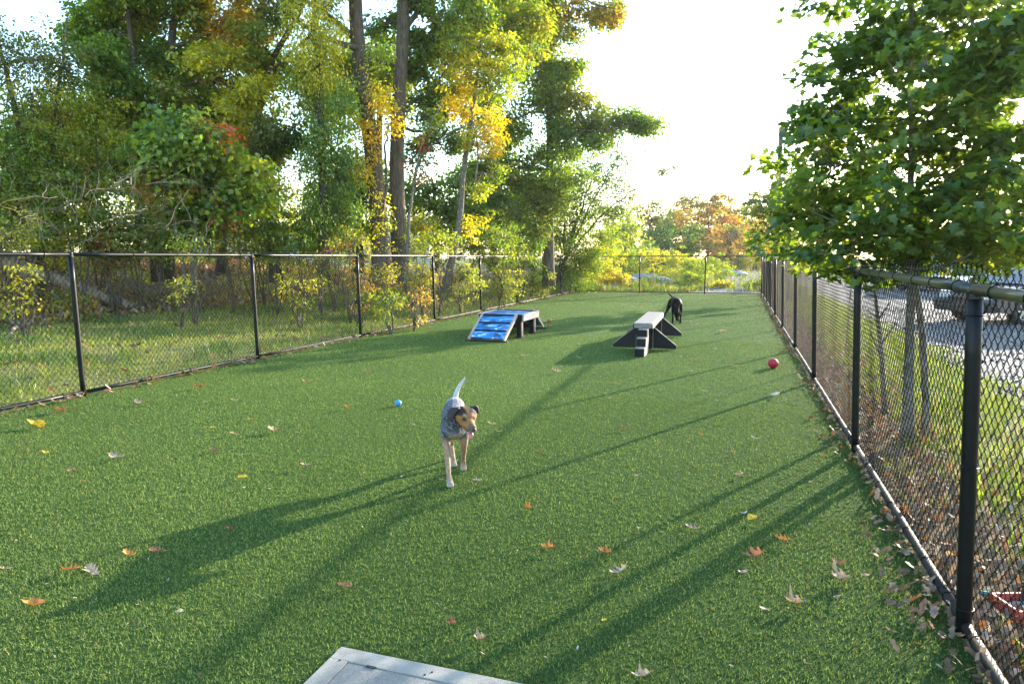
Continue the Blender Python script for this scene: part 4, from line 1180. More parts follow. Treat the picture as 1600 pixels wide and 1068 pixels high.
# big dark oak behind left
T_ = Tree('oak_tree', 'tall dark green tree with an orange patch near its top, second from the left', 'tree', gxy(258, 20.5), 'bark_dark', WOODS, seed=2)
T_.stem([(*gxy(258, 20.5), 1), A(262, 250, 20.5), A(263, 130, 20.5), A(275, 20, 20.5), A(285, -120, 20.5)], .17, .06)
T_.stem([(*gxy(245, 20.5), 1), A(222, 170, 20.3), A(205, 60, 20.3), A(190, -80, 20.3)], .13, .04)
for (x, y, r, n, pl) in [(165, 30, .9, 1900, 'green'), (215, 10, 1.2, 2600, ['green', 'yg']), (280, 20, 1.3, 2600, 'oak'), (345, 25, 1.0, 2000, ['orange', 'gold', 'oak']), (385, 60, .7, 1100, ['orange', 'gold']), (180, 100, .8, 1500, 'green'), (230, 90, 1.0, 1600, ['green', 'dark']), (300, 100, 1.1, 2400, ['green', 'yg']), (365, 120, .9, 1900, ['yg', 'yellow']), (310, 180, 1.1, 2400, ['dark', 'green']), (370, 195, .8, 1700, ['yg', 'yellow']), (240, 170, 1.0, 2000, ['dark', 'yg', 'brown']), (180, 170, .8, 1300, ['dark', 'yg']), (260, -90, 1.8, 2200, 'oak'), (360, -70, 1.3, 1500, ['oak', 'orange']), (160, -60, 1.2, 1500, 'green'), (385, 240, .8, 1600, ['yellow', 'yg']), (140, 50, .45, 400, 'green')]:
    T_.lobe(A(x, y, 20.5 + random.uniform(-1.2, 1)), (r, r, r * .9), D(n * 1.15), pl, .105, SH_OK, hollow=.3)
T_.done()
# young maple with orange touches
T_ = Tree('maple_sapling', 'bushy young maple with broad green leaves and a few orange and red ones', 'tree', gxy(300, 16.8), 'bark', WOODS, seed=3)
T_.stem([(*gxy(300, 16.8), .8), A(305, 330, 16.8), A(310, 250, 16.8), A(300, 190, 16.8)], .07, .02)
T_.stem([(*gxy(290, 16.8), .8), A(270, 320, 16.8), A(255, 250, 16.8)], .05, .015)
for (x, y, r, n, pl) in [(300, 225, .75, 900, 'green'), (345, 265, .75, 900, ['green', 'yg']), (270, 260, .6, 600, ['green']), (375, 305, .6, 700, ['green', 'yg']), (320, 320, .7, 800, ['green', 'dark']), (255, 215, .5, 450, ['green']), (250, 280, .35, 220, ['orange', 'brown']), (330, 205, .35, 170, ['orange', 'red']), (290, 300, .3, 120, ['gold', 'orange']), (345, 325, .25, 70, ['red', 'orange']), (300, 360, .5, 350, ['dark', 'brown']), (395, 275, .4, 300, ['yg'])]:
    T_.lobe(A(x, y, 16.8 + random.uniform(-.5, .5)), (r, r, r * .85), D(n * 1.9), pl, .115, SH_MP, hollow=.1, droop=35, spray=.4)
T_.done()
# dead leaning stems
T_ = Tree('leaning_tree', 'dark crooked leaning tree with thin yellow green leaves left of the big trunks', 'tree', gxy(415, 19), 'bark_dark', WOODS, seed=4)
T_.stem([(*gxy(430, 19), 1), A(420, 300, 19), A(400, 225, 19), A(408, 150, 19), A(425, 90, 19), A(470, 20, 19), A(500, -60, 19)], .13, .05)
T_.stem([A(412, 130, 19), A(440, 95, 19), A(480, 60, 19)], .05, .02, 'limb', 6)
for (x, y, r, n, pl) in [(440, 20, .6, 350, ['green', 'olive']), (430, 120, .5, 200, 'green'), (385, 150, .5, 600, ['yellow', 'yg']), (395, 60, .5, 300, 'oak'), (430, 240, .5, 500, 'dark'), (470, 215, .45, 350, 'dark'), (455, -60, 1.0, 500, 'green'), (415, 200, .4, 250, ['olive'])]:
    T_.lobe(A(x, y, 19 + random.uniform(-.5, .5)), (r, r, r), D(n * 1.4), pl, .10, SH_OK, hollow=.2)
T_.done()
# vine clad column
T_ = Tree('vine_covered_tree', 'tree wrapped in hanging yellow green vines just left of the thick grey trunk', 'tree', gxy(505, 18.5), 'bark_dark', WOODS, seed=5)
T_.stem([(*gxy(505, 18.5), 1), A(505, 250, 18.5), A(498, 120, 18.5), A(490, 0, 18.5), A(485, -100, 18.5)], .12, .05)
for (x, y, r, n, pl) in [(480, 40, .75, 1500, ['yellow', 'yg']), (515, 20, .6, 1000, ['yg', 'yellow']), (500, 100, .6, 1400, ['yg', 'yellow']), (470, 110, .5, 900, 'yg'), (492, 165, .65, 1500, ['yg', 'green']), (520, 220, .6, 1400, ['green', 'dark']), (495, 245, .55, 1200, ['green', 'yg']), (505, 300, .65, 1500, ['green', 'dark']), (530, 330, .6, 1200, 'green'), (490, 340, .5, 900, 'green'), (540, 270, .5, 900, 'dark'), (490, -60, .9, 900, ['yg']), (535, 160, .5, 700, ['green'])]:
    T_.lobe(A(x, y, 18.5 + random.uniform(-.5, .5)), (r * .9, r * .9, r * 1.15), D(n * 1.1), pl, .075, droop=55, hollow=.3, flat=1.2)
T_.done()
# the two big trunks
T_ = Tree('big_tree', 'thick grey furrowed trunk with long bare limbs reaching up left and golden vine leaves', 'tree', gxy(598, 19.5), 'bark', WOODS, seed=6)
T_.stem([(*gxy(596, 19.5), .9), A(596, 400, 19.5), A(590, 320, 19.5), A(582, 235, 19.5), A(569, 150, 19.5), A(557, 50, 19.5), A(552, -60, 19.5), A(548, -200, 19.5)], .29, .15, sides=18, wob=.012)
T_.stem([A(556, 62, 19.5), A(520, 30, 19.4), A(470, -5, 19.2), A(410, -40, 19)], .10, .04, 'limb', 8)
T_.stem([A(560, 75, 19.4), A(530, 68, 19.0), A(480, 45, 18.6), A(425, 5, 18.2), A(380, -40, 18)], .085, .035, 'limb', 8)
T_.stem([A(573, 165, 19.3), A(550, 125, 19), A(520, 100, 18.8), A(490, 102, 18.6)], .05, .012, 'limb', 6)
T_.stem([A(597, 330, 19.0), A(606, 280, 18.9), A(600, 230, 18.9), A(607, 195, 18.9)], .045, .02, 'limb', 6)
T_.stem([A(571, 175, 19.3), A(578, 150, 19.2), A(574, 105, 19.1), A(582, 60, 19.0)], .03, .012, 'limb', 6)
for (x, y, r, n, pl) in [(590, 175, .42, 420, 'gold'), (612, 190, .35, 260, 'gold'), (575, 200, .35, 300, ['gold', 'yellow']), (600, 150, .35, 260, 'yellow'), (570, 240, .40, 420, 'gold'), (560, 265, .3, 200, 'gold'), (590, 120, .35, 200, ['yellow', 'yg']), (585, 90, .3, 160, 'yg'), (550, 200, .25, 110, ['gold']), (600, 340, .4, 350, ['yellow', 'yg']), (582, 290, .3, 130, ['yellow'])]:
    T_.lobe(A(x, y, 19.0 + random.uniform(-.25, .15)), (r, r, r * 1.3), D(n * .8), pl, .085, hollow=.0, spray=.3, limb=False, twigs=False)
for (x, y, r, n, pl) in [(520, -110, 1.7, 1500, 'oak'), (620, -150, 1.9, 1500, 'oak'), (400, -90, 1.5, 900, 'oak')]:
    T_.lobe(A(x, y, 19.5), (r, r, r), D(n), pl, .11, SH_OK)
T_.done()
T_ = Tree('big_tree', 'tall smooth dark trunk standing right of the thick grey one', 'tree', gxy(628, 20.2), 'bark', WOODS, seed=7)
T_.stem([(*gxy(630, 20.2), .9), A(624, 400, 20.2), A(621, 320, 20.2), A(620, 235, 20.2), A(624, 150, 20.2), A(629, 60, 20.2), A(632, -60, 20.2), A(634, -200, 20.2)], .25, .15, sides=16, wob=.012)
T_.stem([A(632, 45, 20.2), A(660, 10, 20.3), A(700, -40, 20.4)], .09, .04, 'limb', 8)
T_.stem([A(690, 60, 20.9), A(675, 20, 20.7), A(660, -20, 20.5)], .10, .10, 'limb', 8)
for (x, y, r, n, pl) in [(680, 30, 1.0, 1800, ['green', 'dark']), (655, 90, .7, 1100, ['dark', 'green']), (665, 160, .8, 1400, ['dark']), (700, 110, .9, 1500, ['green', 'yg']), (730, 20, 1.2, 2200, ['green', 'yg']), (780, 40, 1.2, 2200, 'oak'), (690, 215, .75, 900, ['dark']), (700, -110, 2, 1800, 'oak'), (800, -100, 2, 1600, 'oak'), (600, 40, .5, 450, 'green'), (545, 100, .5, 400, ['green']), (645, 250, .3, 150, ['dark'])]:
    T_.lobe(A(x, y, 21.0 + random.uniform(-.8, 1)), (r, r, r * .85), D(n * 1.15), pl, .105, SH_OK, hollow=.3)
T_.done()
# small grey leaning tree with golden vine
T_ = Tree('leaning_tree', 'slender grey leaning trunk hung with yellow vine leaves, right of the twin trunks', 'tree', gxy(700, 20), 'bark_grey', WOODS, seed=8)
T_.stem([(*gxy(696, 20), .7), A(708, 400, 20), A(718, 350, 20), A(724, 270, 20), A(734, 200, 20), A(745, 130, 20), A(752, 60, 20)], .13, .04, wob=.02)
T_.stem([A(742, 290, 19.7), A(748, 240, 19.7), A(740, 190, 19.7)], .03, .015, 'limb', 6)
for (x, y, r, n, pl) in [(735, 110, .7, 1500, ['yellow', 'yg']), (760, 80, .6, 1100, ['yg', 'yellow']), (720, 60, .5, 700, ['yg']), (770, 130, .6, 1000, ['yg', 'green']), (720, 165, .5, 800, ['yellow', 'gold']), (762, 190, .5, 800, ['gold', 'yellow']), (768, 225, .38, 450, ['gold']), (735, 220, .35, 250, ['yellow', 'yg']), (775, 270, .35, 220, ['yg', 'green']), (750, 300, .35, 260, ['yg']), (800, 100, .7, 1000, ['yg', 'green']), (700, 95, .5, 500, 'yg'), (735, 355, .4, 260, 'yellow')]:
    T_.lobe(A(x, y, 19.9 + random.uniform(-.3, .3)), (r, r, r), D(n * 1.15), pl, .085, hollow=.2, spray=.22)
T_.done()
T_ = Tree('thin_tree', 'thin pale bare stem slanting up between the twin trunks and the leaning tree', 'tree', gxy(636, 19), 'bark_grey', WOODS, seed=9)
T_.stem([(*gxy(632, 19), .7), A(638, 340, 19), A(650, 270, 19), A(660, 220, 19), A(690, 160, 19)], .05, .015)
T_.stem([A(655, 245, 19), A(690, 215, 19), A(725, 195, 19)], .02, .008, 'limb', 5)
T_.lobe(A(655, 250, 19), (.5, .5, .5), 160, ['red', 'brown'], .08, hollow=.1)
T_.lobe(A(665, 200, 19), (.5, .5, .5), 260, ['olive', 'green'], .08, hollow=.1)
T_.done()
# right hand oak with reaching branches
T_ = Tree('oak_tree', 'wide oak whose leafy branches reach right against the white sky', 'tree', gxy(858, 27), 'bark', WOODS, seed=10)
T_.stem([(*gxy(858, 27), .5), A(858, 300, 27), A(860, 200, 27), A(855, 90, 27), A(850, -20, 27), A(850, -120, 27)], .20, .09)
T_.stem([A(858, 225, 27), A(900, 205, 26.5), A(950, 205, 26), A(1000, 190, 25.7)], .06, .015, 'limb', 6)
T_.stem([A(850, 0, 27), A(890, -15, 26), A(930, 8, 25.5), A(965, 15, 25.2)], .07, .015, 'limb', 6)
for (x, y, r, n, pl) in [(800, 20, 1.4, 2200, 'oak'), (850, 10, 1.2, 1700, ['oak', 'green']), (905, 10, .8, 900, ['oak', 'orange']), (945, 14, .65, 700, 'oak'), (962, 30, .35, 260, ['oak', 'orange']), (830, 90, 1.4, 2300, 'oak'), (870, 120, .9, 1300, 'green'), (800, 170, 1.5, 2200, ['green']), (850, 180, 1.2, 1700, ['dark', 'green']), (900, 160, .75, 900, 'oak'), (925, 185, .75, 1000, 'oak'), (965, 185, .7, 900, 'green'), (1000, 190, .6, 700, 'green'), (1015, 195, .35, 250, 'green'), (890, 215, .9, 1100, 'dark'), (940, 215, .5, 450, 'green'), (800, 250, 1.4, 1800, ['dark']), (850, -90, 2.0, 1500, 'oak'), (845, 285, 1.2, 1500, ['dark', 'green']), (880, 270, 1.0, 900, 'green'), (830, 330, 1.2, 1200, ['dark', 'olive']), (760, 250, 1.2, 1300, ['dark', 'green']), (870, 60, .8, 800, 'oak')]:
    T_.lobe(A(x, y, 26.6 + random.uniform(-.8, .8)), (r, r, r * .75), D(n * .95), pl, .125, SH_OK, hollow=.1, spray=.42)
T_.done()
# big grey green willow shrub at the fence corner
T_ = Tree('willow_shrub', 'large dark grey green willow shrub spilling over the far left fence corner', 'shrub', (-8.3, 31.5), 'bark_dark', None, seed=11)
for (x, y) in ((870, 250), (910, 300), (940, 240), (975, 230), (850, 330), (1005, 285)):
    T_.stem([(-8.3, 31.5, .3), A(885, 400, 32.2), A((885 + x) / 2 + 4, (370 + y) / 2, 31.8), A(x, y, 31.5)], .08, .012, wob=.05)
for (x, y, r, n, pl) in [(870, 350, 1.5, 3200, ['dark', 'green']), (905, 330, 1.4, 2800, ['dark', 'green']), (840, 370, 1.2, 2200, ['dark']), (880, 290, 1.3, 2200, ['green', 'greygreen']), (920, 280, 1.3, 1900, 'greygreen'), (950, 330, 1.0, 1400, ['green', 'greygreen']), (940, 250, 1.2, 900, 'greygreen'), (980, 250, .9, 420, 'greygreen'), (965, 290, .9, 800, 'greygreen'), (990, 310, .5, 260, ['greygreen', 'yg']), (900, 385, 1.1, 2000, ['dark', 'green']), (912, 415, .9, 1500, ['green', 'yg']), (925, 400, .8, 1200, ['yg', 'green']), (905, 440, .55, 600, ['green']), (870, 250, 1.1, 1200, ['green', 'greygreen']), (850, 310, 1.2, 1700, ['dark']), (950, 370, .7, 700, ['yg', 'green']), (880, 430, .8, 900, ['dark'])]:
    T_.lobe(A(x, y, 32.0 + random.uniform(-.7, .7)), (r, r, r * .8), D(n * 1.15), pl, .095, droop=25, hollow=.2, spray=.35)
T_.stem([A(985, 300, 31.6), A(1010, 290, 31.3), A(1040, 272, 31)], .025, .008, 'limb', 5)
T_.lobe(A(1045, 265, 31), (.55, .5, .28), 240, ['greygreen', 'olive'], .1, hollow=.0, twigs=False)
T_.done()
# dark filler trees deeper in the wood
for k, (x, y, d, r, n, pl, lab) in enumerate([
    (90, 250, 28, 2.6, 3200, ['dark', 'green'], 'dark round tree deep in the wood behind the thin airy tree at far left'),
    (215, 240, 27, 2.6, 3400, ['dark'], 'dark tree in the shade deep behind the tall tree with the orange patch'),
    (345, 250, 26, 2.2, 2600, ['dark', 'olive'], 'dark olive tree deep behind the young maple'),
    (560, 290, 28, 1.6, 1900, ['dark'], 'dark low tree seen between the vine column and the thick trunk'),
    (590, 110, 28, 2.4, 2200, ['green', 'oak'], 'green crown high behind the thick grey trunk'),
    (680, 340, 29, 2.0, 2400, ['dark', 'green'], 'dark tree behind the slender leaning trunk'),
    (770, 320, 31, 2.4, 3200, ['dark', 'green'], 'dark tree deep behind the blue platform'),
    (500, 120, 30, 2.6, 2200, ['yg', 'green'], 'yellow green tree high behind the vine column'),
    (830, 330, 33, 2.4, 3000, ['dark'], 'dark tree left of the willow shrub at the fence corner')]):
    T_ = Tree('background_tree', lab, 'tree', gxy(x, d), 'bark_dark', WOODS, seed=20 + k)
    T_.stem([(*gxy(x, d), 1), A(x + 4, y + 30, d), A(x - 4, y - 60, d)], .16, .05)
    for q in range(5):
        ox, oy = random.uniform(-1, 1) * r * 22, random.uniform(-1, 1) * r * 18
        T_.lobe(A(x + ox, y + oy, d + random.uniform(-1, 1)), (r * .7, r * .7, r * .6), n // 4, pl, .17, SH_OK, hollow=.2, spray=.5)
    T_.done()
# understorey shrubs along the bank
SHR = [(-30, 330, 16.5, .9, ['yg', 'olive'], 'yellow green leaved'), (20, 368, 15.2, .42, ['yellow', 'yg'], 'bright yellow'), (75, 330, 15.5, .8, ['yg', 'yellow', 'green'], 'yellow flecked'), (125, 320, 16.5, .9, ['yg', 'green'], 'loose yellow green'),
       (60, 290, 17, .8, ['green', 'yg'], 'tall mixed green'), (165, 200, 17.5, .75, ['yellow', 'yg'], 'high golden topped'), (150, 260, 17.5, .8, ['yg', 'olive'], 'olive'), (215, 345, 16, .75, ['green', 'yg'], 'leafy green'), (180, 375, 15.5, .5, ['yg', 'olive'], 'low olive'),
       (245, 375, 16.2, .55, ['green', 'yg'], 'fresh green'), (300, 385, 16, .4, ['yg', 'green'], 'small green'), (360, 365, 16.4, .75, ['olive', 'yg', 'brown'], 'brownish olive'), (395, 335, 17, .8, ['yg', 'yellow', 'olive'], 'pale yellow'),
       (430, 370, 16.5, .75, ['yg', 'green'], 'rounded yellow green'), (410, 290, 18, .7, ['yg', 'yellow'], 'golden'), (470, 365, 17, .7, ['green', 'yg'], 'soft green'), (520, 375, 17.2, .65, ['yg', 'green', 'yellow'], 'green and yellow'), (555, 350, 18, .6, ['green', 'yg'], 'green'),
       (545, 385, 17, .4, ['red', 'olive', 'yg', 'green', 'olive'], 'reddish'), (640, 375, 18.5, .55, ['yg', 'yellow', 'yg'], 'glowing yellow green'), (660, 345, 19, .4, ['yellow', 'yg', 'olive'], 'yellow tinted'), (685, 380, 19, .5, ['yg'], 'pale green'), (740, 375, 21, .8, ['green', 'yg'], 'bushy green'),
       (780, 380, 23, .9, ['green', 'olive'], 'spreading green'), (815, 385, 26, .9, ['green', 'dark'], 'dark green'), (500, 410, 17.6, .36, ['yg', 'olive', 'olive'], 'mixed olive and green'), (600, 415, 17.5, .36, ['yellow', 'olive', 'yg'], 'gold flecked'), (465, 440, 15.6, .28, ['yellow', 'olive', 'yg'], 'small gold flecked'),
       (660, 425, 18.5, .38, ['yg', 'olive', 'yellow'], 'thin yellow green'), (560, 440, 16.2, .25, ['orange', 'olive', 'olive'], 'orange tinted'), (720, 430, 20, .4, ['yg', 'olive'], 'airy yellow green'), (780, 425, 23, .6, ['olive', 'yg'], 'airy olive'), (830, 430, 27, .7, ['green', 'olive', 'yg'], 'tangled green'),
       (80, 392, 14.6, .32, ['yg', 'yellow'], 'bright yellow green'), (30, 430, 14.6, .2, ['yellow', 'yg'], 'hanging yellow'), (275, 445, 15.5, .22, ['yg', 'olive'], 'small yellow green'), (170, 395, 15, .4, ['red', 'olive', 'yg'], 'red tipped'), (10, 300, 17.5, .9, ['olive', 'green', 'yg'], 'tall olive'),
       (610, 465, 14.8, .25, ['yg', 'green'], 'low green weed'), (645, 455, 15.5, .22, ['orange', 'rust' if 'rust' in PAL else 'brown'], 'rusty little')]
for k, (x, y, d, r, pl, look) in enumerate(SHR):
    if y < 380: d += 2.0; r *= 1.12
    if x < 260 and y < 400 and d < 18.6 and k != 1: r *= 18.6 / d; d = 18.6
    bx_, by_ = gxy(x, d); zt = A(x, y, d)[2]
    lab = '%s shrub behind the left fence, %s' % (look, ['at the far left end', 'left of the first woodland gap', 'beneath the tall dark oak', 'below the young maple', 'below the vine column', 'near the twin trunks', 'near the leaning trunk', 'close to the willow corner'][min(7, max(0, int((x + 30) / 115)))])
    T_ = Tree('shrub', lab, 'shrub', (bx_, by_), 'bark', 'shrubs on the bank behind the left fence', seed=60 + k)
    zb = hz(bx_, by_); top = max(zt + r * .4, zb + .5)
    for q in range(4):
        T_.stem([(bx_, by_, zb), (bx_ + random.uniform(-.3, .3), by_ + random.uniform(-.3, .3), (zb + top) / 2), (bx_ + random.uniform(-.7, .7) * r, by_ + random.uniform(-.7, .7) * r, top)], .022, .006, 'stem', 5, .03)
    nl = int(2600 * r * r)
    c = np.array([bx_, by_, zt])
    T_.lobe(c, (r * 1.15, r * 1.15, r), nl, pl, .065 + .02 * (d > 18), hollow=.1, spray=.24)
    if zt - r > zb + .2 and (y > 395 or d < 15): T_.lobe((bx_, by_, (zb + zt - r * .3) / 2 + .1), (r * .9, r * .9, max(.3, (zt - zb) / 2)), int(nl * .8), pl + ['olive'], .065, hollow=.1, spray=.24)
    T_.done()

# undergrowth: uncountable leafy weeds and brambles, one band on the bank and a taller one inside the wood
def undergrowth(label, nc, tlo, thi, ylo, yhi, hlo, hhi, rr, per, pals, size, seed, ypow=1.0):
    g = np.random.default_rng(seed); V, T, C, n0 = [], [], [], 0
    P_, S_, C_, Y_ = [], [], [], []
    for k in range(nc):
        y = ylo + (yhi - ylo) * g.uniform() ** ypow; x = XL - g.uniform(tlo, thi); z0 = hz(x, y)
        c = np.array([x, y, z0 + g.uniform(hlo, hhi)]); r = rr * g.uniform(.6, 1.3)
        d = g.normal(0, 1, (per, 3)); d /= (np.linalg.norm(d, axis=1, keepdims=True) + .5)
        p = c + d * r * np.array([1.2, 1.2, .9]); p[:, 2] = np.maximum(p[:, 2], z0 + .03)
        cols = np.array(PAL[pals[int(g.integers(0, len(pals)))]]) * g.uniform(.7, 1.2)
        P_.append(p); C_.append(cols[g.integers(0, len(cols), per)]); Y_.append(np.arctan2(d[:, 1], d[:, 0]))
    P = np.vstack(P_); C = np.vstack(C_) * g.uniform(.75, 1.25, (len(P), 1))
    V, T, CC = leaf_arrays(P, size * g.uniform(.6, 1.3, len(P)), C, SH_OV, 30, 30, np.concatenate(Y_), g=g)
    tag(mobj('undergrowth', np_mesh('undergrowth', V, T, np.clip(CC, 0, .9)), M['leaf'], None, 'stuff'), label, 'undergrowth')
undergrowth('low mixed weeds, brambles and seedlings on the bank behind the left fence', 150, 5.2, 9.5, 5, 31, .05, .55, .42, 110, ['yg', 'yellow', 'olive', 'brown', 'brown', 'yg', 'gold', 'orange'], .085, 31)
undergrowth('tall dense green and yellow undergrowth filling the inside of the wood', 230, 10.5, 17, 3, 40, .4, 3.6, .85, 190, ['dark', 'green', 'yg', 'olive', 'green', 'yellow', 'yg', 'brown'], .14, 32)

# tangle of bare canes at left, dead branches, fallen log
def tangle(name, label, cat, c, spread, n, L, mat, r=.012, up=.6, seed=0):
    g = np.random.default_rng(seed); acc = Acc(); c = np.array(c, float)
    for k in range(n):
        a = c + g.uniform(-1, 1, 3) * np.array(spread); a[2] = max(a[2], hz(a[0], a[1]) + .05)
        th = g.uniform(0, 6.28); l = L * g.uniform(.4, 1.1); el = g.uniform(-.2, 1) * up
        d = np.array([math.cos(th) * math.cos(el), math.sin(th) * math.cos(el), math.sin(el)])
        t = np.linspace(0, 1, 8)[:, None]
        P = a + d * l * t + np.array([0, 0, -1]) * l * .45 * t ** 2 * g.uniform(.1, 1.0) + g.normal(0, .018, (8, 3)) * l
        acc.tube(P - c, np.linspace(1, .3, 8) * r * g.uniform(.5, 1.2), 4, cap=False)
    o = acc.build(name, M[mat], None, True, 'stuff'); o.location = tuple(c)
    return tag(o, label, cat)
tangle('bare_canes', 'tangle of pale bare arching canes left of the young maple', 'brambles', A(190, 330, 15.6), (1.5, 1.2, .7), 90, 1.4, 'twig', .006, 1.5, 1)
tangle('bare_canes', 'pale leafless canes hanging over the far left end of the fence', 'brambles', A(60, 340, 14.6), (1.6, 1.0, .5), 50, 1.3, 'twig', .006, 1.5, 2)
tangle('brushwood', 'pile of grey dead sticks on the bank behind the second fence bay', 'brushwood', ON(215, 460, .1), (1.6, 1.2, .15), 130, 1.3, 'dead_wood', .013, .3, 3)
tangle('brushwood', 'sticks and brambles on the bank around the twin trunks', 'brushwood', ON(570, 440, .2), (1.8, 1.4, .3), 90, 1.5, 'dead_wood', .012, .6, 4)
tangle('brushwood', 'thin dead twigs behind the middle of the left fence', 'brushwood', ON(380, 455, .2), (1.8, 1.4, .3), 110, 1.3, 'dead_wood', .010, .6, 5)
tangle('brushwood', 'dead twigs behind the far part of the left fence', 'brushwood', ON(740, 440, .2), (2.2, 2.5, .4), 110, 1.7, 'twig', .012, .7, 6)
tangle('vine_stems', 'hanging bare vine stems around the slender leaning trunk', 'vine', A(752, 240, 19.6), (.35, .35, .9), 40, 1.0, 'twig', .009, 1.2, 7)
lg = tag(empty('fallen_log', tuple(A(100, 445, 14.2))), 'fallen tree trunk lying down the bank at the left', 'log')
b_ = ON(212, 487, .08); a_ = A(-40, 390, math.hypot(*b_[:2]) + .1); a_[2] = max(a_[2], hz(a_[0], a_[1]) + .25); lg.location = tuple((a_ + b_) / 2); a = a_ - (a_ + b_) / 2; b = b_ - (a_ + b_) / 2
t = np.linspace(0, 1, 14)[:, None]; P = a + (b - a) * t; P += np.random.default_rng(4).normal(0, .012, P.shape)
acc = Acc(); acc.tube(P, np.linspace(.21, .11, 14), 16); acc.build('trunk', M['dead_wood'], lg, True)
for (u, v, w) in ((.35, .5, .35), (.6, -.3, .3), (.8, .4, .25)):
    q = a + (b - a) * u; acc = Acc(); acc.tube([q, q + np.array([v * .3, -.1, w * .6]), q + np.array([v * .7, -.2, w])], [.04, .025, .012], 6); acc.build('branch_stub', M['dead_wood'], lg, True)
for (p0, p1, r, lab) in [(ON(256, 488) + np.array([-.35, .25, .95]), ON(256, 488), .035, 'thin grey broken stake leaning on the bank right of the log'), (ON(32, 510, .08), ON(12, 530, .03), .035, 'short split piece of wood on the grass at the far left'), (ON(225, 470, .05) + np.array([-.9, .3, .75]), ON(225, 470, .03), .02, 'long pale stick sloping down the brush pile'), (ON(690, 462) + np.array([-.6, .2, .9]), ON(690, 462), .03, 'bent bare branch lying behind the third fence bay'), (ON(370, 478) + np.array([-1.3, .4, .8]), ON(370, 478), .018, 'thin curved stick right of the grey stake')]:
    acc = Acc(); t = np.linspace(0, 1, 7)[:, None]; P = p0 + (p1 - p0) * t; P[1:-1] += np.random.default_rng(int(r * 1000)).normal(0, .015, (5, 3))
    P0 = P[-1].copy(); acc.tube(P - P0, np.linspace(r * .7, r, 7), 8); o = acc.build('broken_branch', M['dead_wood'], None, True); o.location = tuple(P0); tag(o, lab, 'stick')

# ------------------------------------------------------------------ near maple right of the fence
PAL['maple'] = [(.038, .085, .017), (.055, .115, .02), (.075, .14, .022), (.11, .17, .026)]
PAL['mapley'] = [(.13, .20, .025), (.10, .17, .025), (.20, .24, .03)]
ML = []
for i, c in enumerate([PAL['maple'][0], PAL['maple'][1], PAL['maple'][2], PAL['maple'][3], PAL['mapley'][0], PAL['mapley'][2]]):
    B, Tt = SH_MP
    me = np_mesh('leaf', B, Tt, np.broadcast_to(np.array(c), (len(B), 3)))
    me.materials.append(M['maple']); ML.append(me)
def maple(name, label, base, stems, lobes, seed, size, mult, nleafobj, dist, bark='bark_grey', group=None, extra=None, shape=SH_MP):
    T_ = Tree(name, label, 'tree', base, bark, group, 'maple', seed)
    for pts, r0, r1, nm in stems: T_.stem(pts, r0, r1, nm, 10, .008)
    for (x, y, r, n, pl) in lobes:
        dd = dist + T_.g.uniform(-.55, .6) * (1 if r > .3 else .4)
        T_.lobe(A(x, y, dd), (r, r, r * .8), int(n * mult), pl, size, shape, spray=.19, droop=28, dsd=25, hollow=.15, flat=.5, vary=.2)
    if nleafobj:
        P = np.vstack([q[0] for q in T_.leafP])
        v = P - np.array([0, 0, H]); z = v @ FW; px = CX + FPX * (v @ RT) / z; py = CY - FPX * (v @ UP) / z
        ok = np.where((px > 0) & (px < 1600) & (py > 0) & (py < 460))[0]
        ok = ok[np.argsort(z[ok])][:nleafobj]
        for k in ok:
            o = mobj('leaf', ML[int(T_.g.integers(0, 6)) if T_.g.uniform() < .5 else int(T_.g.integers(0, 4))], None, T_.root)
            s = size * T_.g.uniform(.75, 1.25); o.scale = (s, s, s)
            o.location = Vector(P[k] - T_.base + T_.g.normal(0, .03, 3))
            D_ = Vector((T_.g.normal(0, .7), T_.g.normal(-.3, .7), T_.g.normal(-.55, .35))).normalized()
            o.rotation_euler = (D_.to_track_quat('Y', 'Z').to_matrix() @ Matrix.Rotation(T_.g.normal(0, .5), 3, 'Y')).to_euler()
    if extra: extra(T_)
    T_.done(); return T_
mb = G(1418, 690)
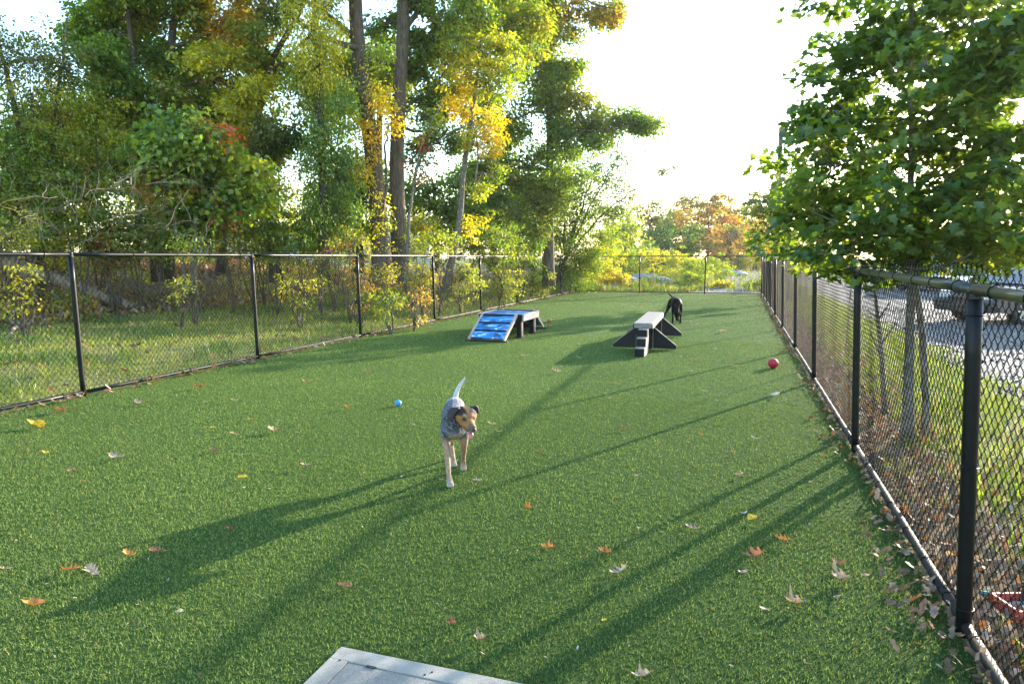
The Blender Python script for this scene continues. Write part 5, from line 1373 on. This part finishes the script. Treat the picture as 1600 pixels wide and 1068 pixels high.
ml = [(1430, -60, .75, 700, 'maple'), (1430, 30, .55, 600, 'maple'), (1360, 40, .45, 420, 'maple'), (1330, 85, .42, 350, 'maple'), (1500, 30, .5, 480, 'maple'), (1575, 55, .5, 480, 'maple'), (1620, 100, .5, 400, 'maple'),
      (1300, 115, .24, 130, 'maple'), (1400, 120, .5, 500, ['maple']), (1480, 120, .5, 500, 'maple'), (1555, 130, .38, 260, 'maple'), (1325, 165, .38, 300, 'maple'), (1295, 205, .26, 160, 'maple'), (1370, 190, .5, 520, ['maple', 'mapley']), (1450, 200, .5, 500, 'maple'), (1530, 185, .36, 300, 'maple'),
      (1300, 245, .45, 450, ['maple', 'mapley']), (1390, 260, .5, 560, ['maple']), (1480, 270, .5, 540, 'maple'), (1545, 240, .30, 200, 'maple'), (1590, 265, .36, 260, 'maple'), (1275, 270, .28, 200, ['maple', 'mapley']),
      (1255, 325, .34, 320, ['mapley', 'maple']), (1300, 320, .45, 560, 'maple'), (1380, 330, .5, 620, 'maple'), (1460, 340, .5, 620, 'maple'), (1540, 320, .45, 520, 'maple'), (1610, 330, .45, 420, 'maple'),
      (1270, 380, .32, 340, ['mapley', 'maple']), (1330, 380, .36, 420, 'maple'), (1400, 385, .36, 430, 'maple'), (1470, 385, .33, 360, 'maple'), (1540, 370, .33, 330, ['maple', 'mapley']), (1600, 385, .35, 300, ['mapley', 'maple']),
      (1295, 415, .20, 150, 'maple'), (1240, 378, .24, 190, ['mapley', 'maple']), (1410, 408, .18, 110, 'maple'), (1570, 405, .22, 120, 'mapley'), (1680, 200, .8, 600, 'maple'), (1700, 340, .7, 500, 'maple'), (1500, -120, .9, 600, 'maple'), (1560, -40, .7, 500, 'maple')]
def mex(T_):
    # second and third grey stems at the foot, as in a multi stemmed maple
    q = A(1450, 640, 6.95)
maple('maple_tree', 'young maple with broad green leaves overhanging the right fence, close to the camera', (mb[0], mb[1]),
      [([(mb[0], mb[1], 0), A(1420, 560, 6.95), A(1424, 440, 6.95), A(1424, 300, 6.95), A(1423, 150, 6.95), A(1422, 0, 6.95), A(1424, -100, 6.95)], .046, .013, 'trunk'),
       ([(mb[0] + .16, mb[1] + .1, 0), A(1446, 600, 7.05), A(1440, 500, 7.05), A(1428, 420, 7.0)], .034, .024, 'limb')] +
      [([A(1423, y0, 6.95), A((1423 + x1) / 2, (y0 + y1) / 2 + 12, 6.95 + dd / 2), A(x1, y1, 6.95 + dd)], .018, .005, 'limb') for (y0, x1, y1, dd) in [(330, 1330, 230, -.3), (300, 1520, 210, .3), (260, 1340, 130, .3), (210, 1500, 110, -.3), (380, 1270, 330, -.4), (390, 1560, 340, -.2), (150, 1370, 60, 0), (420, 1520, 395, -.5)]],
      ml, 201, .080, .92, 300, 6.95)
# dead leaning sapling by the maple
sp_ = tag(empty('dead_sapling', tuple(G(1384, 652))), 'thin dead grey sapling leaning beside the maple behind the right fence', 'sapling')
o0 = G(1384, 652)
acc = Acc(); acc.tube([np.zeros(3) - [0, 0, .05], A(1378, 560, 7.85) - o0, A(1372, 500, 7.85) - o0, A(1366, 440, 7.85) - o0], [.03, .024, .02, .012], 8); acc.build('trunk', M['bark_grey'], sp_, True)
for (a, b) in (((1375, 540), (1400, 505)), ((1372, 500), (1392, 470)), ((1376, 555), (1360, 520))):
    acc = Acc(); acc.tube([A(*a, 7.85) - o0, A(*b, 7.8) - o0], [.012, .005], 5); acc.build('twig', M['bark_grey'], sp_, True)
for (px_, py_, hh, lab) in [(1320, 560, 1.3, 'thin upright stake in the grass beyond the right fence, left of the maple'), (1512, 560, .9, 'short thin twig standing in the gravel edge right of the maple')]:
    q = G(px_, py_); acc = Acc(); acc.tube([(0, 0, -.05), (.02, 0, hh * .5), (.03, .02, hh)], [.012, .010, .008], 6)
    o = acc.build('stake', M['dead_wood'], None, True); o.location = tuple(q); tag(o, lab, 'stake')

# row of small trees further along the right fence
ROW = 'young trees planted in a row beyond the right fence'
maple('small_tree', 'small leaved young tree further along, overhanging the right fence behind the maple', gxy(1236, 27),
      [([(*gxy(1236, 27), 0), A(1236, 400, 27), A(1232, 330, 27), A(1238, 260, 27)], .08, .02, 'trunk')],
      [(1215, 300, .9, 500, ['greygreen']), (1200, 335, .9, 600, ['greygreen', 'yg']), (1180, 320, .6, 260, 'greygreen'), (1235, 330, 1.0, 900, ['mapley', 'green']), (1210, 370, .9, 700, ['mapley', 'green']), (1195, 360, .6, 350, ['greygreen']), (1245, 380, .9, 700, ['mapley', 'green']), (1225, 405, .6, 400, ['green', 'mapley']), (1250, 290, .9, 700, 'green'), (1212, 395, .3, 60, 'orange')],
      202, .12, 1.3, 0, 27, 'bark_grey', None, shape=SH_OV)

# ------------------------------------------------------------------ far field: trees, bushes, rocks
FAR = 'autumn trees at the far side of the field'
def far_tree(name, lab, px, d, ztop_py, r, pl, n, group=FAR, size=.28, seed=0, trunk=.16, bark='bark', low=0):
    x, y = gxy(px, d); z0 = hz(x, y); zt = A(px, ztop_py, d)[2]
    T_ = Tree(name, lab, 'tree', (x, y), bark, group, seed=300 + seed); g = T_.g
    T_.stem([(x, y, z0), (x + .1, y, z0 + (zt - z0) * .45), (x - .1, y, z0 + (zt - z0) * .8)], trunk, trunk * .35)
    hc = zt - z0; q = 11
    for k in range(q):
        f = k / (q - 1); zz = z0 + hc * (low + .22 + (.70 - low) * f); rr = r * math.sin(math.pi * (.22 + .62 * f)) ** .8; a = k * 2.4 + g.uniform(0, 1)
        o_ = rr * .62 * g.uniform(.6, 1.1)
        T_.lobe((x + math.cos(a) * o_, y + math.sin(a) * o_, zz), (rr * .55, rr * .55, hc * .13), n // q, [pl[int(g.integers(0, len(pl)))], pl[0]], size, SH_OV, hollow=.2, spray=size * 2.2, vary=.3)
    return T_.done()
for k, a in enumerate([
    ('maple_tree', 'big round orange maple in the middle of the far tree line', 1105, 70, 303, 4.1, ['orange', 'gold', 'orange', 'olive'], 8000),
    ('background_tree', 'rounded golden olive tree left of the orange maple', 1014, 66, 318, 2.4, ['olive', 'gold', 'brown'], 2600),
    ('background_tree', 'dark green tree between the golden and the orange tree', 1042, 78, 328, 2.8, ['dark', 'green'], 2600),
    ('background_tree', 'green tree with an orange edge just right of the orange maple', 1150, 78, 325, 3.4, ['olive', 'orange', 'green'], 3200),
    ('background_tree', 'low yellow orange tree near the far right fence corner', 1180, 66, 352, 2.6, ['gold', 'orange', 'yg'], 2600),
    ('background_tree', 'hazy green tree behind the far right fence corner', 1200, 84, 340, 3.4, ['greygreen', 'olive'], 2600),
    ('background_tree', 'bronze coloured tree in front of the orange maple at its right foot', 1140, 58, 352, 1.9, ['brown', 'orange', 'olive'], 1900),
    ('background_tree', 'dark green tree in front of the golden olive one', 1030, 60, 355, 1.9, ['dark', 'green'], 1600),
    ('background_tree', 'yellow green tree beside the willow shrub at the far corner', 975, 50, 345, 1.9, ['yg', 'yellow', 'green'], 2000),
    ('background_tree', 'dark olive tree at the left foot of the orange maple', 1075, 62, 352, 2.0, ['green', 'olive', 'dark'], 1800),
    ('background_tree', 'tall pale green tree far behind the willow shrub', 950, 75, 320, 3.5, ['greygreen', 'green'], 2200),
    ('background_tree', 'orange tree behind the parked cars at the right edge', 1600, 62, 372, 3.0, ['orange', 'gold'], 1600),
    ('background_tree', 'green tree behind the parked cars at right', 1500, 80, 350, 4.5, ['green', 'olive'], 1800),
    ('background_tree', 'olive tree hidden behind the maple foliage', 1400, 85, 350, 5.0, ['olive', 'green'], 1600),
    ('background_tree', 'yellow tree far behind the lamp post', 1290, 80, 350, 4.5, ['gold', 'yg', 'olive'], 1800),
    ('background_tree', 'green tree beyond the right edge of the lot', 1680, 75, 340, 5.0, ['green', 'orange'], 1200)]):
    far_tree(a[0], a[1], a[2], a[3], a[4], a[5], a[6], a[7], seed=k, size=.26 if a[3] < 72 else .32, trunk=.15, low=.0 if k in (0, 2) else -.12)
# bushes beyond the far fence
for k, (px, d, zt, r, pl, lab) in enumerate([
    (950, 37, 375, 1.0, ['yg', 'yellow'], 'yellow green bush just beyond the far fence by the willow'), (915, 36, 390, .8, ['yellow', 'yg'], 'glowing yellow bush right of the willow shrub foot'),
    (985, 42, 385, 1.0, ['yg', 'green'], 'light green bush behind the first far fence bay'), (1060, 44, 393, 1.5, ['yg', 'yg', 'yellow'], 'wide light green bush behind the middle far bay'),
    (1090, 40, 400, 1.0, ['yg', 'green'], 'bright green bush behind the second far fence post'), (1120, 45, 402, 1.1, ['yg', 'green'], 'low green bush right of the second far fence post'),
    (1030, 50, 388, 1.4, ['yg', 'olive'], 'pale green bush deep in the field'), (1155, 56, 396, 1.2, ['greygreen', 'olive'], 'grey green bush by the end of the gravel path'),
    (1083, 37, 425, .55, ['green', 'yg'], 'small green bush close behind the far fence'), (1010, 46, 392, 1.0, ['yg', 'yellow'], 'yellowish bush above the grey rocks'), (960, 36, 420, .8, ['yg', 'orange', 'yellow'], 'low orange and yellow plants at the far fence'),
    (1183, 35.5, 437, .5, ['yg', 'olive'], 'small weed clump near the far right corner'), (935, 39, 392, 1.1, ['yellow', 'yg'], 'tall yellow bush behind the willow foot'), (1130, 36, 443, .45, ['yellow', 'olive'], 'little yellow weeds behind the last far bay')]):
    x, y = gxy(px, d); z0 = hz(x, y); top = max(A(px, zt, d)[2], z0 + .35)
    T_ = Tree('shrub', lab, 'shrub', (x, y), 'bark', 'bushes beyond the far fence', seed=400 + k)
    T_.stem([(x, y, z0), (x, y, (z0 + top) / 2)], .02, .01, 'stem', 5)
    T_.lobe((x, y, (z0 + top) / 2), (r, r, max(.2, (top - z0) / 2)), int(1300 * r), pl, .12, hollow=.1, spray=.25)
    T_.done()
def rock(px, py, d, sx, sy, sz, lab, seed, col=(.34, .32, .30)):
    p = A(px, py, d); x, y = p[0], p[1]
    bm = bmesh.new(); bmesh.ops.create_icosphere(bm, subdivisions=4, radius=1)
    for v in bm.verts:
        n = v.co.normalized(); q = n * 1.3 + Vector((seed * 3.1, seed, 0))
        f = 1 + .35 * mnoise.noise(q) + .18 * mnoise.noise(q * 2.7) + .06 * mnoise.noise(q * 7)
        w = n * f
        w = Vector((w.x, w.y, max(-.4, min(w.z, .75 + .1 * mnoise.noise(q * 2)))))
        v.co = Vector((w.x * sx, w.y * sy, w.z * sz))
    o = from_bm('rock', bm, M['rock'], None, True)
    o.location = (x, y, hz(x, y) + sz * .1); o.rotation_euler = (0, 0, seed)
    tag(o, lab, 'rock', 'rocks beyond the far fence')
M['rock'] = simple('grey_granite', (.36, .34, .32), .9, noise_scale=3, noise_amt=.25, bump=.8, bscale=9, spec=.2)
for a in [(1010, 432, 41, .95, .6, .55, 'large pale grey boulder behind the first far fence post', 1), (1030, 437, 39.5, 1.0, .55, .42, 'long grey boulder right of the large pale one', 2), (967, 440, 38, 1.1, .7, .5, 'flat grey boulder at the left of the far field', 3), (1045, 445, 38, .5, .4, .25, 'small grey boulder at the right end of the boulder line', 4), (1148, 423, 50, 1.3, .8, .4, 'flat grey slab of rock beside the gravel path', 5), (985, 436, 40, .5, .4, .4, 'small brownish boulder between the two largest', 6), (955, 448, 35.5, .5, .35, .25, 'low rock close to the far fence', 7)]:
    rock(*a)
tangle('brushwood', 'dark dead brush above the boulders beyond the far fence', 'brushwood', A(975, 412, 43), (2.2, 1.2, .3), 80, 1.5, 'bark_dark', .02, .6, 12)
# stump/roots
# ------------------------------------------------------------------ lamp post
px0 = A(1211, 402, 42); base = (px0[0], px0[1], 0)
lp = tag(empty('lamp_post', base), 'tall dark parking lot lamp post with a flat head behind the maple', 'lamp post')
M['bronze'] = simple('dark_bronze_metal', (.05, .045, .04), .5, metal=.5)
ht = A(1211, 199, 42)[2]
part('pole', [(-.10, .10, -.10, .10, 0, ht)], M['bronze'], lp, .01)
part('foot', [(-.25, .25, -.25, .25, 0, .5)], M['concrete'], lp, .02)
arm = part('arm', [(.101, .5, -.05, .05, ht - .18, ht - .08)], M['bronze'], lp, .01)
part('lamp_head', [(.5, 1.25, -.2, .2, ht - .20, ht - .06)], M['bronze'], lp, .03)
lp.rotation_euler = (0, 0, YAW)

# ------------------------------------------------------------------ parked vehicles in the lot
M['tyre'] = simple('tyre_rubber', (.014, .014, .015), .8, noise_scale=40, noise_amt=.2)
M['rim'] = simple('alloy_rim', (.55, .56, .58), .3, metal=.85)
M['glass'] = simple('tinted_car_glass', (.02, .025, .03), .06, spec=.8)
M['silver'] = simple('silver_car_paint', (.3, .31, .33), .3, metal=.5, coat=.6)
M['charcoal'] = simple('charcoal_car_paint', (.04, .042, .048), .3, metal=.3, coat=.4)
M['white_paint'] = simple('white_car_paint', (.5, .51, .53), .3, coat=.5)
M['bluegrey'] = simple('blue_grey_car_paint', (.16, .22, .30), .3, metal=.4, coat=.5)
M['plastic'] = simple('black_bumper_plastic', (.02, .02, .02), .6)
M['lamp_clear'] = simple('clear_headlight', (.6, .62, .65), .12, spec=.9)
M['lamp_red'] = simple('red_tail_light', (.4, .01, .01), .2)
def wheel(parent, x, y, s, r=.34, w=.21):
    e = empty('wheel'); e.parent = parent; e.location = (x, y, r)
    prof = [(r * .60, -w / 2), (r * .86, -w / 2), (r * .96, -w * .42), (r, -w * .28), (r, w * .28), (r * .96, w * .42), (r * .86, w / 2), (r * .60, w / 2)]
    a = np.linspace(0, 2 * np.pi, 33)[:-1]
    V = np.array([(q * math.cos(t), v, q * math.sin(t)) for t in a for q, v in prof]); m = len(prof)
    F = [(i * m + j, i * m + j + 1, ((i + 1) % 32) * m + j + 1, ((i + 1) % 32) * m + j) for i in range(32) for j in range(m - 1)]
    me = np_mesh('tyre', V, np.array(F), None, True); mobj('tyre', me, M['tyre'], e)
    bm = bmesh.new()
    bmesh.ops.create_cone(bm, cap_ends=True, segments=16, radius1=r * .14, radius2=r * .12, depth=.03, matrix=Matrix.Translation((0, s * w * .42, 0)) @ Matrix.Rotation(math.pi / 2, 4, 'X'))
    for k in range(7):
        t = k * 2 * math.pi / 7
        Mt = Matrix.Rotation(t, 3, 'Y'); obox(bm, Mt @ Vector((r * .36, s * w * .40, 0)), r * .25, .012, r * .06, Mt, .004)
    from_bm('rim', bm, M['rim'], e)
    acc = Acc(); aa = np.linspace(0, 2 * np.pi, 29)
    acc.tube(np.stack([r * .61 * np.cos(aa), 0 * aa + s * w * .42, r * .61 * np.sin(aa)], -1), .016, 6, cap=False); acc.build('rim_lip', M['rim'], e, True)
    bm = bmesh.new(); bmesh.ops.create_cone(bm, cap_ends=True, segments=20, radius1=r * .58, radius2=r * .58, depth=.02, matrix=Matrix.Translation((0, s * w * .1, 0)) @ Matrix.Rotation(math.pi / 2, 4, 'X')); from_bm('hub_recess', bm, M['plastic'], e)
def car(label, loc, rz, paint, kind='suv', cat='car'):
    """x forward"""
    root = tag(empty('parked_car' if cat == 'car' else 'parked_van', loc, rz), label, cat)
    L_, Wd = (4.5, 1.82)
    if kind == 'suv':
        low = [(-2.22, .35), (-2.26, .62), (-2.2, .95), (-1.2, 1.02), (.75, 1.00), (1.5, .93), (2.12, .78), (2.26, .55), (2.22, .32)]
        roof = [(-2.08, .96), (-1.75, 1.50), (-.9, 1.60), (.0, 1.58), (.35, 1.48), (1.15, 1.00)]
    elif kind == 'van':
        low = [(-2.5, .35), (-2.52, .7), (-2.5, 1.12), (-1.0, 1.14), (1.2, 1.14), (1.9, 1.05), (2.4, .85), (2.5, .55), (2.45, .34)]
        roof = [(-2.47, 1.12), (-2.4, 2.0), (-1.5, 2.08), (.6, 2.05), (.95, 1.9), (1.75, 1.1)]
    else:
        low = [(-2.2, .33), (-2.25, .58), (-2.18, .88), (-1.4, .96), (.7, .93), (1.5, .84), (2.15, .68), (2.25, .48), (2.2, .28)]
        roof = [(-1.9, .92), (-1.2, 1.36), (-.4, 1.44), (.25, 1.38), (1.15, .92)]
    axles = (-1.38, 1.36) if kind != 'van' else (-1.6, 1.6)
    bm = bmesh.new()
    # body side outline with wheel arches
    bot = []
    for xa in axles:
        for k in range(0, 13):
            t = math.pi * (1 - k / 12) ; bot.append((xa + .40 * math.cos(t), .30 + .40 * math.sin(t)))
    bot = [p for p in bot]
    outline = low + bot[::-1]
    n = len(outline)
    secs = [(-Wd / 2 + .0, .97), (-Wd / 2 + .03, 1.0), (0, 1.0), (Wd / 2 - .03, 1.0), (Wd / 2, .97)]
    rings = []
    for yy, sc in secs:
        rings.append([bm.verts.new((x * (1 if abs(yy) < .85 else .985), yy, z if sc == 1 else .3 + (z - .3) * sc)) for x, z in outline])
    for i in range(len(secs) - 1):
        for k in range(n): bm.faces.new((rings[i][k], rings[i][(k + 1) % n], rings[i + 1][(k + 1) % n], rings[i + 1][k]))
    bm.faces.new(rings[0][::-1]); bm.faces.new(rings[-1])
    bmesh.ops.recalc_face_normals(bm, faces=bm.faces)
    bmesh.ops.triangulate(bm, faces=[f for f in bm.faces if len(f.verts) > 4])
    from_bm('body', bm, paint, root)
    # greenhouse
    def gh(ins_b, ins_t, dz, mat, nm, shrink=0):
        bm = bmesh.new(); rr = []
        zmin, zmax = roof[0][1], max(z for _, z in roof)
        for sgn in (-1, 1):
            rr.append([bm.verts.new((x * (1 - shrink), sgn * (Wd / 2 - ins_b - (ins_t - ins_b) * (z - zmin) / (zmax - zmin)), z + dz)) for x, z in roof])
        m = len(roof)
        for k in range(m - 1): bm.faces.new((rr[0][k], rr[0][k + 1], rr[1][k + 1], rr[1][k]))
        bm.faces.new(rr[0]); bm.faces.new(rr[1][::-1]); bm.faces.new((rr[0][0], rr[1][0], rr[1][-1], rr[0][-1]))
        bmesh.ops.recalc_face_normals(bm, faces=bm.faces); return from_bm(nm, bm, mat, root)
    gh(.06, .22, 0, M['glass'], 'window_glass')
    # roof skin and pillars
    bm = bmesh.new(); zmax = max(z for _, z in roof); top = [p for p in roof if p[1] > zmax - .16]
    x0, x1 = top[0][0], top[-1][0]
    bx(bm, x0 - .02, x1 + .02, -(Wd / 2 - .20), Wd / 2 - .20, zmax - .07, zmax + .02, .02); from_bm('roof', bm, paint, root)
    zmin = roof[0][1]
    for sgn in (-1, 1):
        for xb_, xt in ((roof[0][0] + .02, x0 + .02), (-.55, -.5), (.35, .25), (roof[-1][0] - .02, x1 - .0)):
            acc = Acc(); acc.tube([(xb_, sgn * (Wd / 2 - .055), zmin - .02), (xt, sgn * (Wd / 2 - .205), zmax - .03)], .035, 6); acc.build('pillar', paint, root, True)
        part('sill', [(-1.0, .95, sgn * Wd / 2 - .02, sgn * Wd / 2 + .02, .26, .36)], M['plastic'], root)
        part('headlight', [(2.0, 2.2, sgn * .62 - .16, sgn * .62 + .16, .62, .74)], M['lamp_clear'], root, .02) if kind != 'van' else part('headlight', [(2.3, 2.47, sgn * .65 - .14, sgn * .65 + .14, .66, .86)], M['lamp_clear'], root, .02)
        xr = low[2][0]
        part('tail_light', [(xr - .05, xr + .12, sgn * .74 - .12, sgn * .74 + .12, .72, .92)], M['lamp_red'], root, .02)
        part('mirror', [(.72, .92, sgn * (Wd / 2 + .1) - .08, sgn * (Wd / 2 + .1) + .08, zmin + .02, zmin + .16)], paint, root, .03)
        for xh in (-.35, .62): part('door_handle', [(xh - .09, xh + .09, sgn * (Wd / 2 + .015) - .012, sgn * (Wd / 2 + .015) + .012, zmin - .17, zmin - .14)], M['plastic'], root, .004)
        for xa in axles: wheel(root, xa, sgn * (Wd / 2 - .12), sgn)
    part('front_bumper', [(low[-2][0] - .12, low[-2][0] + .03, -.8, .8, .30, .46)], M['plastic'], root, .03)
    part('rear_bumper', [(low[1][0] - .03, low[1][0] + .12, -.8, .8, .34, .50)], M['plastic'], root, .03)
    part('grille', [(low[-2][0] - .10, low[-2][0] + .012, -.45, .45, .52, .66)], M['plastic'], root, .01)
    return root
def car_at(label, px, py, side_r, paint, kind, cat='car', wheelx=1.36):
    p = G(px, py); rz = YAW + math.pi + side_r
    off = Matrix.Rotation(rz, 3, 'Z') @ Vector((wheelx, .79, 0))
    return car(label, (p[0] - off.x, p[1] - off.y, 0), rz, paint, kind, cat)
car_at('dark grey car at the right edge, its alloy wheel seen through the chain link', 1593, 508, R(14), M['charcoal'], 'suv')
for (px, d, rot, mt, kd, lab, ct) in [(1478, 40, 200, 'white_paint', 'van', 'white van parked far back behind the maple', 'van'), (1540, 36, 215, 'bluegrey', 'sedan', 'blue grey car parked far back near the right edge', 'car'), (1420, 44, 180, 'silver', 'sedan', 'silver car parked far back, hidden by the maple leaves', 'car'), (1590, 44, 205, 'white_paint', 'suv', 'white car parked farthest back at the right edge', 'car')]:
    x, y = gxy(px, d); car(lab, (x, y, 0), R(rot), M[mt], kd, ct)

# ------------------------------------------------------------------ red tray and bit of glass outside the right fence
p = G(1598, 957)
tr = tag(empty('plastic_tray', (p[0] + .02, p[1], .0), R(20)), 'shallow red plastic tray with dark wet contents at the foot of the right fence', 'tray')
M['red_plastic'] = simple('red_plastic', (.50, .08, .05), .6, noise_scale=30, noise_amt=.1)
bm = bmesh.new()
for s_, z in ((.085, 0), (.10, .05)):
    pass
def ringprism(bm, r0, r1, z0, z1, seg=8):
    pass
o_ = [(-.1, -.08), (.1, -.08), (.1, .08), (-.1, .08)]
for a in [(-.12, .12, -.09, -.078), (-.12, .12, .078, .09), (-.12, -.108, -.0775, .0775), (.108, .12, -.0775, .0775)]:
    bx(bm, *a, .0, .06, .004)
from_bm('rim', bm, M['red_plastic'], tr)
part('bottom', [(-.107, .107, -.077, .077, .002, .012)], M['red_plastic'], tr)
acc = Acc(); g_ = np.random.default_rng(5)
for k in range(16):
    c0 = np.array([g_.uniform(-.085, .085), g_.uniform(-.06, .06), .03]); d0 = g_.normal(0, .02, 3) * [1, 1, .2]
    acc.tube([c0 - d0, c0, c0 + d0], [.006, .012, .005], 6)
acc.build('wet_leaves', simple('wet_silver_leaf', (.35, .37, .38), .2, noise_scale=30, noise_amt=.4, col2=(.02, .025, .02)), tr, True, 'stuff')
acc = Acc(); acc.tube([(.0, .05, .03), (.03, .06, .12), (.09, .05, .2), (.16, .03, .22)], .009, 6); acc.build('strap', M['plastic'], tr, True)
p = G(1552, 935)
bm = bmesh.new(); bmesh.ops.create_icosphere(bm, subdivisions=2, radius=1)
for v in bm.verts: v.co = Vector((v.co.x * .06, v.co.y * .035, v.co.z * .02)) * (1 + .25 * mnoise.noise(v.co * 2))
o = from_bm('glass_shard', bm, simple('dark_green_glass', (.03, .12, .09), .12, spec=.8), None, False); o.location = (p[0], p[1], .02)
tag(o, 'dark green bottle shard lying in the litter outside the right fence', 'glass shard')

# low pale building beyond the wood, seen through the gap
x, y = gxy(468, 52)
bl = tag(empty('building', (x, y, hz(x, y)), YAW + .2), 'low pale building with a grey flat roof seen through a gap in the wood', 'building')
z0 = 0; zt = 3.0
M['siding'] = simple('pale_siding', (.55, .58, .62), .8, noise_scale=2, noise_amt=.08)
part('wall', [(-9, 9, -4, 4, 0, zt)], M['siding'], bl)
part('roof', [(-9.3, 9.3, -4.3, 4.3, zt + .003, zt + .35)], simple('grey_roof_edge', (.2, .22, .24), .7), bl)
for k in range(6):
    part('window', [(-7.4 + k * 2.6, -6.2 + k * 2.6, -4.03, -3.99, 1.2, 2.2)], M['glass'], bl)

# ------------------------------------------------------------------ thin low haze
zlo, zhi = float(gz.min()) - 1.0, 24.0
bm = bmesh.new(); bx(bm, -1400, 1400, -1400, 1400, zlo, zhi)
bmesh.ops.recalc_face_normals(bm, faces=bm.faces)
hm = bpy.data.materials.new('thin_haze'); hm.use_nodes = True; nt = hm.node_tree
for n_ in list(nt.nodes): nt.nodes.remove(n_)
o_ = nt.nodes.new('ShaderNodeOutputMaterial'); v_ = nt.nodes.new('ShaderNodeVolumePrincipled')
v_.inputs['Color'].default_value = (.95, .93, .90, 1); v_.inputs['Density'].default_value = HAZE; v_.inputs['Anisotropy'].default_value = .55
nt.links.new(v_.outputs[0], o_.inputs['Volume'])
hz_o = from_bm('haze', bm, hm, None, False, 'stuff')
